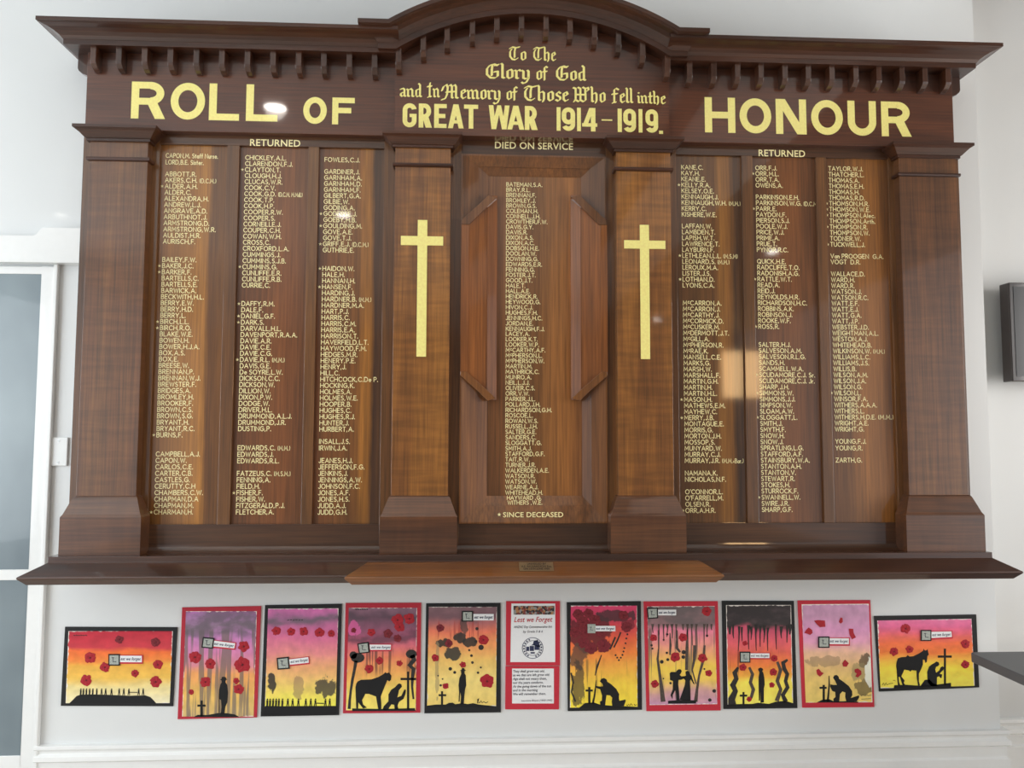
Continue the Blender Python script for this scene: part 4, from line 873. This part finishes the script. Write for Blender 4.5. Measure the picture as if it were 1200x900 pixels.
# 2 red-mounted: soldier beside a grave, tall poppies
a = Art(200, 700, 6, 'red-mounted painting with grey runs and a soldier standing right of a low cross', [(80, 72), (635, 62), (605, 845), (48, 858)], M_redcard2)
a.paper([(107, 98), (605, 98), (583, 838), (80, 838)], paint('wash_mauve_orange', [(0, (212, 180, 120)), (.2, (228, 182, 96)), (.4, (236, 160, 96)), (.47, (222, 138, 150)), (.62, (214, 128, 176)), (.78, (196, 130, 190)), (.86, (150, 120, 146)), (.95, (176, 122, 176)), (1, (208, 120, 196))], [(.72, 1.1, (100, 90, 98), .75)], [(-.2, .85, (116, 102, 96), .8, .45)], seed=2))
for q in ((515, 345, 38), (172, 420, 42), (278, 468, 36), (505, 474, 55), (245, 595, 36), (145, 665, 19), (462, 587, 22), (478, 645, 36)): a.poppy(*q)
a.cut('soldier_silhouette', [[(347, 577), (357, 574), (360, 560), (374, 557), (388, 562), (391, 573), (399, 576), (388, 582), (385, 596), (398, 616), (404, 670), (398, 740), (384, 770), (378, 818), (352, 818), (358, 770), (354, 720), (343, 716), (344, 808), (338, 810), (338, 700), (341, 650), (350, 612), (360, 596), (357, 583)]])
a.cut('cross_silhouette', [a.cross(218, 725, 836, 188, 246, 761, 8, 7)])
a.cut('ground_silhouette', [[(160, 842), (190, 826), (260, 827), (340, 812), (400, 815), (450, 823), (485, 842)]])
a.caption([(228, 278), (310, 285), (300, 360), (218, 352)], [(303, 298), (462, 316), (455, 368), (297, 354)])

# 3 black-mounted: row of poppies across the sky, marching figures
a = Art(300, 700, 6.21, 'black-mounted painting with a row of five poppies near the top and marching soldiers', [(65, 58), (625, 48), (603, 858), (33, 868)], M_blackcard)
a.paper([(88, 83), (600, 80), (580, 795), (65, 798)], paint('wash_pink_peach_yellow', [(0, (240, 232, 84)), (.1, (240, 222, 96)), (.24, (238, 198, 112)), (.4, (236, 168, 120)), (.55, (230, 138, 140)), (.7, (216, 110, 150)), (.8, (196, 104, 150)), (.9, (156, 104, 140)), (1, (214, 112, 176))], [(.82, .96, (104, 92, 104), .8)], None, seed=3, patches=[(.08, .24, .07, .09, (48, 46, 46), .95), (.84, .2, .15, .1, (62, 58, 54), .9), (.46, .2, .08, .12, (140, 112, 92), .6)]))
for q in ((148, 245, 31), (255, 250, 28), (347, 248, 31), (462, 255, 34), (548, 262, 26)): a.poppy(*q)
a.cut('ground_silhouette', [[(62, 800), (70, 790), (200, 792), (400, 790), (582, 790), (578, 852), (56, 858)]])
f = []
for i, x in enumerate((82, 102, 124, 146, 166, 192, 231, 266, 308, 362, 398, 432, 505, 536)): f += marcher(a, x, 792, 56, .3 if i < 6 else 1)
f.append(a.line([(440, 770), (495, 772)], 7)); a.cut('marching_soldiers', f)
f = [a.line([(228+i*20, 168-(i % 2)*4), (242+i*20, 164)], 5) for i in range(6)]; a.cut('pencilled_name', f, M_washd)
a.caption([(152, 440), (240, 430), (247, 518), (158, 525)], [(242, 446), (388, 428), (392, 484), (248, 500)])

HORSE1 = [(150, 612), (175, 600), (250, 597), (300, 580), (335, 560), (352, 545), (362, 552), (380, 545), (385, 556), (396, 570), (392, 600), (380, 612), (366, 602), (350, 640), (330, 690), (318, 722), (322, 770), (322, 812), (300, 814), (290, 760), (284, 722), (232, 702), (206, 702), (196, 722), (182, 748), (190, 780), (216, 802), (190, 808), (166, 778), (155, 764), (153, 808), (140, 808), (136, 720), (134, 655), (140, 628)]
KNEEL1 = [(440, 634), (452, 626), (468, 632), (472, 650), (460, 664), (450, 676), (446, 700), (438, 728), (468, 716), (480, 690), (490, 670), (502, 674), (498, 702), (484, 738), (462, 752), (450, 762), (440, 790), (448, 816), (420, 816), (416, 782), (396, 778), (380, 800), (372, 818), (330, 818), (340, 792), (374, 756), (374, 706), (394, 672), (424, 652)]
# 4 red-mounted: horse and kneeling man under a smoky sky
a = Art(395, 700, 6.21, 'red-mounted painting of a dark horse and kneeling man with smoky purple sky', [(62, 42), (612, 40), (605, 840), (42, 845)], M_redcard2)
a.paper([(85, 77), (582, 77), (572, 822), (65, 822)], paint('wash_smoky_purple', [(0, (244, 224, 110)), (.22, (240, 206, 100)), (.36, (238, 168, 92)), (.5, (230, 128, 96)), (.62, (216, 108, 120)), (.72, (176, 84, 116)), (.8, (136, 82, 106)), (.9, (104, 74, 90)), (1, (140, 100, 120))], [(.62, .8, (92, 60, 74), .8), (.84, .97, (84, 66, 78), .7)], [(.3, .62, (92, 58, 50), .75, .52)], seed=4, patches=[(.1, .8, .09, .08, (222, 96, 160), .7)]))
for q in ((440, 165, 42, 0), (525, 155, 38, 0), (455, 215, 36, 0), (248, 255, 28, 0), (370, 265, 32, 1), (440, 298, 28, 1), (120, 240, 18, 1), (310, 460, 28, 0), (235, 520, 31, 0), (455, 480, 22, 0)): a.poppy(q[0], q[1], q[2], bool(q[3]))
a.cut('ink_tree', [a.disc(150, 440, 50, 12, 36), a.disc(118, 420, 28, 10), a.line([(138, 460), (128, 520), (112, 600), (100, 680), (92, 750), (88, 812)], [26, 20, 20, 16, 18, 22])], M_washd)
a.cut('ink_smoke', [a.disc(540, 412, 40, 12, 32), a.line([(545, 420), (560, 455), (528, 495), (556, 520), (548, 590), (546, 650), (556, 740)], [40, 36, 34, 30, 22, 16, 12])], M_washd)
a.cut('horse_silhouette', [HORSE1]); a.cut('kneeling_man_silhouette', [KNEEL1])
a.cut('cross_silhouette', [a.cross(517, 540, 815, 462, 574, 594, 8, 8)])
a.cut('ground_silhouette', [[(110, 808), (330, 812), (565, 806), (572, 826), (110, 828)]])
f = [a.line([(132+i*16, 84), (144+i*16, 88)], 8) for i in range(6)]; a.cut('pencilled_name', f, M_washd)
a.caption([(148, 335), (230, 322), (238, 400), (160, 410)], [(238, 338), (400, 338), (397, 390), (242, 392)])

# 5 black-mounted: lone soldier, ink splashes
a = Art(490, 700, 6.21, 'black-mounted painting with ink splashes above a lone soldier and cross, left of the notice', [(58, 45), (600, 42), (602, 838), (45, 845)], M_blackcard)
a.paper([(78, 70), (573, 70), (567, 792), (65, 790)], paint('wash_grey_orange_sand', [(0, (238, 206, 116)), (.25, (240, 212, 128)), (.48, (236, 190, 106)), (.6, (236, 156, 96)), (.74, (230, 122, 94)), (.84, (176, 104, 104)), (.92, (134, 92, 102)), (1, (150, 112, 120))], [(.86, 1.1, (112, 84, 92), .6)], [(.62, .88, (170, 64, 60), .7, .55)], seed=5, patches=[(.24, .64, .12, .045, (44, 46, 44), .95), (.46, .7, .09, .06, (44, 46, 44), .95), (.62, .64, .1, .05, (44, 46, 44), .95), (.36, .53, .12, .07, (52, 54, 50), .95), (.52, .8, .06, .09, (70, 60, 60), .8), (.14, .38, .03, .28, (150, 132, 100), .6)]))
a.cut('ink_spots', [a.disc(x, y, r, 9) for x, y, r in ((420, 320, 11), (458, 364, 20), (388, 424, 10), (395, 474, 10), (234, 520, 13), (266, 546, 11), (436, 548, 9), (456, 510, 7), (428, 228, 12), (164, 640, 9), (145, 570, 6), (178, 594, 6), (372, 384, 8))], M_washd)
for q in ((160, 222, 28, 1), (222, 335, 28, 1), (475, 308, 35, 0), (125, 440, 26, 0), (325, 490, 22, 0), (200, 645, 22, 0), (502, 610, 48, 0)): a.poppy(q[0], q[1], q[2], bool(q[3]))
a.cut('soldier_silhouette', [[(306, 531), (316, 527), (318, 516), (330, 513), (338, 520), (340, 527), (348, 530), (338, 538), (338, 552), (347, 568), (350, 640), (342, 668), (336, 720), (332, 776), (308, 778), (312, 720), (306, 690), (302, 758), (294, 760), (298, 690), (294, 640), (300, 590), (314, 556), (312, 537)]])
a.cut('cross_silhouette', [a.cross(174, 683, 782, 149, 204, 712, 7, 7)])
a.cut('ground_silhouette', [[(62, 796), (66, 788), (130, 780), (200, 780), (225, 768), (252, 766), (270, 778), (320, 770), (360, 777), (400, 770), (440, 780), (470, 783), (568, 792), (568, 800)]])
f = [a.line([(430, 745), (442, 735), (432, 770), (448, 765), (458, 752), (466, 768), (478, 758), (492, 768), (508, 760)], 5)]; a.cut('ink_signature', f)
a.caption(quad(318, 98, 400, 175), quad(402, 120, 550, 167), border=False)

# 6 notice on red card and verse on a second red card
a = Art(585, 700, 6.43, 'white notice on red card with red title and round building emblem', [(52, 30), (458, 30), (458, 515), (50, 515)], M_redcard, None, 'notice_card', 'notice')
sh = a.paper([(92, 47), (422, 47), (422, 488), (84, 488)], M_white, 'notice_sheet')
def pt(art, mb, body, x0, x1, yb, cap, off=.01, shear=.25):
    xa, za = art.p((x0, yb)); xb, _ = art.p((x1, yb)); put_text(mb, body, xa, za, art.m(cap), -.0066, 1, off, shear, fit=xb-xa)
mb = MB(); pt(a, mb, "Lest we Forget", 112, 402, 186, 36, .012, .3); obj('red_title', mb, M_redtext, a.t)
mb = MB(); pt(a, mb, "ANZAC Day Commemorative Art", 110, 398, 232, 17); pt(a, mb, "by Grade 5 & 6", 180, 328, 266, 16); obj('notice_lettering', mb, M_txt, a.t)
mm, nt, bs, N, L = nodes('poppy_photo_strip'); tc = N('ShaderNodeTexCoord'); vo = N('ShaderNodeTexVoronoi'); vo.inputs['Scale'].default_value = 130; L(tc.outputs['Object'], vo.inputs['Vector'])
sx = N('ShaderNodeSeparateColor'); L(vo.outputs['Color'], sx.inputs[0]); rr = ramp(N, [(0, rgba((40, 40, 44))), (.3, rgba((150, 150, 148))), (.5, rgba((130, 60, 56))), (.7, rgba((176, 128, 84))), (.9, rgba((60, 56, 52)))], 'CONSTANT'); L(sx.outputs[0], rr.inputs[0]); L(rr.outputs[0], bs.inputs['Base Color'])
a.cut('picture_strip', [quad(108, 64, 416, 130)], mm, -.0066)
f = []
for i in range(40):
    t0, t1 = 2*math.pi*i/40, 2*math.pi*(i+1)/40
    for r0, r1 in ((76, 80), (54, 57)): f.append([(252+r1*math.cos(t0), 382+r1*math.sin(t0)), (252+r1*math.cos(t1), 382+r1*math.sin(t1)), (252+r0*math.cos(t1), 382+r0*math.sin(t1)), (252+r0*math.cos(t0), 382+r0*math.sin(t0))])
    if i % 2 and i not in (9, 11, 29, 31): f.append([(252+72*math.cos(t0), 382+72*math.sin(t0)), (252+72*math.cos(t1), 382+72*math.sin(t1)), (252+61*math.cos(t1), 382+61*math.sin(t1)), (252+61*math.cos(t0), 382+61*math.sin(t0))])
f += [quad(204, 372, 226, 404), quad(230, 366, 262, 404), quad(266, 362, 302, 396), [(240, 362), (262, 346), (284, 362)], [(255, 345), (262, 326), (290, 322), (300, 345), (310, 372), (286, 372)], quad(236, 412, 268, 424)]
a.cut('school_emblem', f, M_navy, -.0066)
a = Art(585, 700, 6.43, 'white verse sheet on red card directly beneath the notice with the emblem', [(48, 520), (455, 520), (450, 845), (45, 845)], M_redcard, None, 'verse_card', 'notice')
a.paper([(97, 537), (412, 537), (412, 800), (97, 800)], M_white, 'verse_sheet')
mb = MB()
for i, (t, x1) in enumerate((("They shall grow not old,", 342), ("as we that are left grow old:", 380), ("Age shall not weary them,", 358), ("nor the years condemn.", 332), ("At the going down of the sun", 392), ("and in the morning", 290), ("We will remember them.", 352))): pt(a, mb, t, 104, x1, 566+i*28.6, 17, .012, .1)
pt(a, mb, "Laurence Binyon (1869-1943)", 168, 400, 784, 12, .004); obj('verse_lettering', mb, M_txt, a.t)

KNEEL2 = [(298, 642), (308, 624), (328, 618), (346, 628), (352, 645), (376, 660), (418, 698), (438, 735), (436, 764), (440, 784), (484, 774), (486, 786), (472, 822), (388, 822), (384, 790), (388, 762), (372, 744), (346, 742), (340, 780), (336, 816), (300, 816), (298, 790), (312, 782), (314, 745), (300, 700), (272, 690), (270, 676), (300, 680), (320, 678), (316, 660)]
# 7 black-mounted: kneeling soldier under dark red cloud
a = Art(655, 695, 6.21, 'black-mounted painting of a kneeling soldier under dark red poppy cloud, right of the notice', [(57, 68), (597, 60), (605, 850), (65, 860)], M_blackcard)
a.paper([(87, 92), (568, 92), (572, 832), (80, 834)], paint('wash_crimson_yellow', [(0, (248, 222, 66)), (.22, (246, 206, 72)), (.4, (242, 170, 72)), (.55, (238, 130, 62)), (.68, (226, 92, 66)), (.85, (196, 56, 82)), (1, (214, 64, 110))], None, [(.1, .5, (104, 82, 50), .6, .55)], seed=6, patches=[(.3, .74, .32, .18, (96, 30, 40), .92), (.66, .9, .3, .06, (72, 44, 50), .9), (.12, .5, .14, .12, (92, 66, 56), .85), (.12, .22, .1, .22, (70, 58, 48), .8), (.86, .8, .1, .06, (110, 36, 48), .8)]))
for q in ((140, 155, 38), (215, 150, 36), (175, 212, 42), (120, 282, 40), (180, 360, 42), (235, 402, 44), (325, 385, 48), (190, 285, 40), (310, 285, 38), (470, 160, 34), (492, 248, 38), (265, 196, 36)): a.poppy(q[0], q[1], q[2], True)
a.cut('ink_spots', [a.disc(x, y, 7, 8) for x, y in ((498, 300), (490, 330), (485, 365), (476, 400), (470, 425), (462, 450), (450, 470), (436, 488), (424, 470), (412, 452))]+[a.line([(450, 285), (425, 345), (400, 395)], 10), a.line([(410, 320), (385, 380), (370, 410)], 12), a.line([(310, 450), (280, 530), (262, 600)], [6, 14, 5]), a.line([(88, 580), (104, 650), (92, 720), (120, 790)], 12)], M_washd)
a.cut('kneeling_soldier_silhouette', [KNEEL2, a.line([(271, 634), (266, 690), (258, 750), (246, 806)], [5, 9, 12, 15])])
a.cut('cross_silhouette', [a.cross(221, 684, 806, 194, 246, 709, 8, 7)])
a.cut('ground_silhouette', [[(145, 836), (190, 800), (255, 796), (300, 812), (390, 820), (490, 824), (572, 828), (572, 836)]])
a.cut('ink_signature', [a.line([(492, 812), (498, 822), (508, 808), (514, 822), (524, 804), (536, 820)], 4), a.line([(548, 806), (552, 818), (564, 812)], 4)])
a.caption(quad(208, 225, 265, 290), quad(262, 238, 410, 277), border=False, frame=False)

# 8 red-mounted: parting couple
a = Art(750, 695, 6.21, 'red-mounted painting of a soldier with pack meeting a woman in a long skirt', [(27, 62), (567, 60), (588, 855), (48, 860)], M_redcard)
a.paper([(53, 98), (543, 95), (562, 808), (70, 815)], paint('wash_grey_pink_yellow', [(0, (204, 150, 184)), (.12, (214, 160, 160)), (.24, (240, 200, 96)), (.38, (246, 206, 84)), (.5, (242, 176, 112)), (.62, (238, 150, 142)), (.74, (234, 130, 158)), (.8, (150, 112, 118)), (1, (120, 102, 106))], [(.78, 1.1, (104, 92, 94), .85)], [(.0, .8, (104, 92, 84), .8, .55)], seed=7))
for q in ((485, 132, 34), (98, 325, 25), (313, 322, 30), (255, 465, 34), (455, 472, 32), (500, 582, 24), (108, 660, 28)): a.poppy(*q)
a.cut('ink_runs', [a.line([(135, 270), (136, 400), (128, 480), (150, 640), (168, 790)], [12, 8, 16, 22, 34]), a.line([(345, 260), (342, 400), (338, 560)], [8, 22, 20]), a.line([(400, 380), (395, 480), (380, 560), (408, 660)], [26, 22, 10, 8]), a.line([(470, 380), (462, 480), (430, 600), (415, 700), (405, 790)], [14, 20, 14, 18, 28]), a.line([(218, 290), (222, 380), (218, 450)], [6, 16, 10]), a.line([(270, 270), (268, 400), (292, 430)], [6, 22, 14])], M_wash)
a.cut('ink_spots', [a.disc(x, y, r, 8) for x, y, r in ((158, 500, 14), (195, 435, 9), (202, 484, 11), (318, 430, 16), (315, 465, 14), (84, 380, 9), (90, 404, 8), (172, 340, 7), (198, 300, 9), (488, 310, 9), (540, 712, 14), (508, 778, 13), (468, 552, 7), (222, 655, 9), (170, 622, 6))], M_washd)
a.cut('soldier_silhouette', [[(270, 562), (282, 554), (298, 556), (304, 568), (296, 586), (288, 594), (300, 606), (324, 604), (328, 618), (300, 630), (280, 632), (278, 662), (284, 720), (288, 778), (264, 780), (262, 730), (256, 706), (238, 742), (236, 772), (222, 742), (238, 700), (240, 640), (218, 632), (216, 584), (226, 574), (262, 574)]])
a.cut('woman_silhouette', [[(330, 574), (344, 564), (358, 572), (364, 590), (376, 604), (388, 640), (398, 664), (388, 660), (370, 628), (362, 640), (366, 700), (368, 784), (288, 776), (310, 716), (326, 668), (330, 636), (318, 622), (316, 608), (334, 600)]])
a.cut('ground_silhouette', [[(204, 784), (290, 778), (408, 780), (408, 803), (204, 805)]])
a.caption([(48, 108), (128, 103), (130, 182), (55, 188)], quad(130, 120, 262, 161), border=False)

for x, y in ((92, 290), (136, 300), (172, 350), (198, 320), (232, 330), (264, 330), (312, 270), (345, 330), (378, 380), (410, 380), (468, 380), (490, 320), (520, 270)):
    a.cut('ink_run', [a.line([(x, 225), (x+random.uniform(-3, 3), 260), (x+random.uniform(-5, 5), y)], [random.uniform(12, 24), 8, 4])], M_wash)
# 9 black-mounted: soldier among twisting smoke
a = Art(840, 695, 6.21, 'black-mounted painting with black top cloud and wavy smoke columns around a soldier', [(38, 57), (562, 58), (588, 838), (50, 845)], M_blackcard)
a.paper([(68, 88), (540, 87), (555, 812), (80, 822)], paint('wash_black_pink_yellow', [(0, (250, 236, 104)), (.24, (250, 226, 92)), (.31, (244, 176, 70)), (.4, (236, 128, 62)), (.52, (230, 104, 84)), (.66, (222, 92, 112)), (.76, (206, 84, 112)), (.8, (82, 66, 70)), (1, (70, 60, 64))], [(.74, 1.1, (50, 44, 46), .95)], [(.25, .8, (72, 52, 48), .85, .56)], seed=8, edge_w=.012))
a.cut('ink_smoke', [a.line([(515, 485), (482, 506), (490, 550), (513, 590), (500, 640), (515, 685), (480, 742), (502, 790)], [16, 30, 30, 28, 26, 28, 30, 34]), a.line([(155, 540), (130, 580), (142, 622), (116, 670), (135, 712), (108, 770), (112, 815)], [16, 36, 34, 42, 38, 50, 60])], M_washd)
for q in (a.line([(440, 500), (464, 560), (440, 640), (465, 700), (436, 785)], [18, 24, 26, 24, 30]), a.line([(236, 540), (260, 590), (244, 650), (266, 702), (248, 765)], [16, 24, 24, 26, 20])): a.cut('grey_smoke', [q], M_wash)
for q in ((190, 540, 26), (410, 575, 27), (400, 668, 20), (418, 475, 24), (235, 772, 18), (205, 365, 18)): a.poppy(*q)
a.cut('soldier_silhouette', [[(300, 558), (306, 546), (320, 542), (332, 548), (338, 558), (330, 566), (338, 580), (346, 620), (348, 668), (342, 690), (342, 796), (318, 798), (318, 700), (314, 782), (306, 784), (304, 668), (304, 610), (310, 580), (306, 566)]])
a.cut('cross_silhouette', [a.cross(194, 720, 808, 167, 221, 746, 7, 7)])
a.cut('ground_silhouette', [[(76, 826), (80, 812), (150, 808), (260, 806), (300, 798), (380, 806), (430, 790), (500, 784), (556, 802), (556, 822)]])
a.caption(quad(165, 425, 242, 505), quad(240, 433, 387, 480), border=True)

random.seed(9)
f = [a.line([(x, 240+random.uniform(-15, 15)), (x+random.uniform(-4, 4), 300), (x+random.uniform(-6, 6), y)], [random.uniform(14, 26), 9, 4]) for x, y in ((95, 290), (118, 330), (162, 420), (182, 350), (232, 410), (250, 340), (285, 420), (318, 390), (345, 360), (372, 420), (430, 410), (470, 330), (515, 360), (535, 300))]
for q in f: a.cut('ink_run', [q], M_washd)
# 10 red-mounted: kneeling soldier, falling petals
a = Art(925, 695, 6.21, 'red-mounted painting of a kneeling soldier under falling red petals, pale mauve sky', [(62, 55), (590, 52), (620, 830), (97, 835)], M_redcard)
a.paper([(90, 82), (578, 78), (605, 795), (120, 797)], paint('wash_mauve_sand', [(0, (238, 208, 116)), (.22, (236, 200, 118)), (.36, (226, 184, 126)), (.5, (230, 182, 152)), (.62, (224, 156, 186)), (.74, (216, 150, 192)), (.88, (196, 146, 178)), (1, (206, 154, 190))], None, None, seed=9, edge_w=.012, patches=[(.9, .42, .1, .07, (70, 60, 44), .8), (.88, .15, .14, .08, (84, 72, 52), .75), (.34, .42, .3, .05, (150, 124, 96), .6), (.84, .3, .13, .1, (150, 134, 96), .6), (.97, .3, .07, .13, (240, 238, 226), .9)]))
f = [[(180, 202), (205, 196), (258, 200), (262, 245), (222, 248), (200, 228)], [(108, 290), (122, 268), (140, 250), (165, 268), (168, 290), (150, 304), (130, 296)], [(360, 210), (372, 178), (386, 180), (388, 210), (372, 222)], [(432, 258), (464, 260), (466, 288), (484, 322), (456, 336), (438, 304)], [(386, 510), (404, 484), (432, 510), (416, 536), (390, 534)], [(196, 560), (214, 550), (232, 574), (250, 582), (236, 596), (222, 608), (202, 592)], [(474, 556), (498, 548), (522, 566), (524, 590), (498, 614), (480, 606), (492, 586), (476, 576)]]
for q in f: a.cut('petal', [q], M_poppy, -.0072, .0008)
a.cut('kneeling_soldier_silhouette', [[(318, 616), (328, 598), (346, 596), (358, 608), (362, 624), (392, 644), (432, 676), (456, 712), (458, 742), (446, 764), (506, 744), (508, 758), (490, 788), (414, 788), (406, 756), (408, 724), (386, 716), (368, 734), (362, 792), (322, 794), (320, 770), (336, 756), (334, 720), (312, 712), (296, 680), (298, 664), (322, 668), (346, 668), (334, 640)], a.line([(289, 602), (290, 660), (284, 740), (278, 790)], [5, 9, 13, 15])])
a.cut('cross_silhouette', [a.cross(250, 668, 788, 219, 271, 689, 8, 7)])
a.cut('ground_silhouette', [[(198, 796), (240, 776), (290, 772), (330, 790), (420, 786), (500, 790), (500, 797)]])
a.cut('pencilled_name', [a.line([(522+i*13, 748-(i % 2)*4), (532+i*13, 742)], 4) for i in range(6)]+[a.line([(524, 772), (592, 768)], 3)], M_wash)
a.caption(quad(208, 315, 290, 397), quad(286, 322, 438, 382))

# 11 black-mounted landscape at the right: horse, kneeling man, cross
a = Art(1020, 710, 8.571, 'landscape painting in black mount at far right, horse beside kneeling man and cross', [(40, 103), (1065, 88), (1095, 820), (90, 862)], M_blackcard)
a.paper([(70, 148), (1015, 130), (1047, 803), (103, 828)], paint('wash_pink_orange_yellow', [(0, (250, 232, 92)), (.3, (249, 220, 74)), (.42, (246, 176, 72)), (.5, (240, 124, 60)), (.66, (238, 112, 70)), (.78, (228, 100, 116)), (.9, (224, 104, 148)), (1, (226, 118, 164))], None, None, seed=10, edge_w=.012))
for q in ((352, 228, 47), (235, 458, 42), (393, 435, 38), (953, 382, 44), (953, 590, 40)): a.poppy(*q)
a.cut('horse_silhouette', [[(262, 566), (275, 527), (310, 515), (358, 512), (374, 494), (392, 508), (430, 505), (480, 482), (515, 460), (530, 450), (534, 430), (545, 448), (564, 446), (574, 434), (579, 460), (586, 490), (572, 502), (566, 562), (552, 572), (544, 542), (526, 540), (526, 590), (506, 640), (486, 680), (486, 756), (498, 800), (478, 800), (465, 722), (462, 650), (412, 646), (402, 660), (386, 648), (340, 640), (322, 680), (310, 706), (342, 750), (334, 772), (348, 794), (322, 794), (296, 716), (282, 712), (286, 762), (298, 796), (276, 796), (268, 722), (264, 650), (258, 604)]])
a.cut('kneeling_man_silhouette', [[(642, 574), (662, 558), (684, 566), (692, 588), (676, 606), (658, 612), (650, 640), (660, 672), (692, 648), (704, 618), (724, 606), (738, 618), (734, 640), (712, 662), (694, 682), (720, 688), (712, 728), (696, 718), (690, 706), (668, 716), (666, 800), (606, 802), (574, 764), (570, 664), (588, 612), (618, 586)]])
a.cut('rock_silhouette', [[(500, 808), (546, 744), (592, 738), (632, 778), (690, 806)]])
a.cut('cross_silhouette', [a.cross(748, 430, 796, 677, 816, 509, 10, 11)])
a.cut('ground_silhouette', [[(234, 826), (240, 796), (350, 792), (500, 802), (600, 800), (700, 786), (808, 772), (810, 812)]])
a.cut('ink_signature', [a.line([(116, 796), (132, 774), (142, 800), (158, 770), (166, 796), (190, 782), (226, 776)], 4), a.line([(228, 752), (240, 744), (252, 756)], 4)])
a.caption(quad(502, 240, 608, 350), [(606, 252), (820, 246), (824, 326), (608, 338)])

# ------------------------------------------------------------------ wall plate, screen, table
px_, py_ = X(69, 529, -.006), 0
zp1, zp0 = Z(67, 512.5, -.006), Z(67, 546, -.006); xp0, xp1 = X(58.8, 529, -.006), X(79.5, 529, -.006)
t = thing('blank_wall_plate', 'white blank switch plate with two screws between the door and the board', 'wall plate', (px_, 0, zp0))
b = MB(); b.box(xp0, xp1, -.010, -.0005, zp0, zp1); obj('cover_plate', b, M_plate, t, bevel=.003)
for zz in (zp1-.014, zp0+.014):
    b = MB(); b.prism([(px_+.0042*math.cos(i*math.pi/6), zz+.0042*math.sin(i*math.pi/6)) for i in range(12)], -.0115, -.0095); obj('screw', b, M_screw, t)

ys = RY-.115
x0 = X(1184.3, 390, ys); z1, z0 = Z(1188, 331, ys), Z(1186, 447, ys); wS = .70
t = thing('wall_mounted_screen', 'dark wall-mounted screen cut off by the right edge of the picture', 'screen', (x0+wS/2, RY, z0))
b = MB(); b.box(x0, x0+wS, ys, ys+.06, z0, z1); obj('screen_shell', b, M_tv, t, bevel=.004)
b = MB(); b.box(x0+.018, x0+wS-.018, ys-.002, ys+.002, z0+.022, z1-.018); obj('screen_glass', b, M_tvg, t)
b = MB(); b.box(x0+wS/2-.12, x0+wS/2+.12, ys+.058, RY-.001, z0+.12, z1-.12); obj('wall_bracket', b, M_tableleg, t)

zT = .738
def onz(px, py, z): d = ray(px, py); k = (z-EYE)/d.z; return d.x*k, CAMY+d.y*k
cxT, cyT = onz(1135.5, 764, zT); 
t = thing('side_table', 'dark grey table with thick square-edged top, its corner entering at the right', 'table', (cxT+.75, cyT-.4, 0))
b = MB(); rr = .012
b.add([], [])
prof = [(cxT+rr, cyT), (cxT+1.5-rr, cyT), (cxT+1.5, cyT-rr), (cxT+1.5, cyT-.8+rr), (cxT+1.5-rr, cyT-.8), (cxT+rr, cyT-.8), (cxT, cyT-.8+rr), (cxT, cyT-rr)]
b.add([(x, y, zT) for x, y in prof]+[(x, y, zT-.034) for x, y in prof], [tuple(range(8)), tuple(range(15, 7, -1))]+[(i, (i+1) % 8, (i+1) % 8+8, i+8) for i in range(8)])
obj('table_top', b, M_table, t, bevel=.003)
for lx in (cxT+.45, cxT+1.25):
    b = MB(); b.box(lx-.035, lx+.035, cyT-.435, cyT-.365, .03, zT-.034); obj('leg', b, M_tableleg, t, bevel=.004)
    b = MB(); b.box(lx-.035, lx+.035, cyT-.72, cyT-.08, 0, .03); obj('foot', b, M_tableleg, t, bevel=.004)

bpy.data.objects.remove(_to)
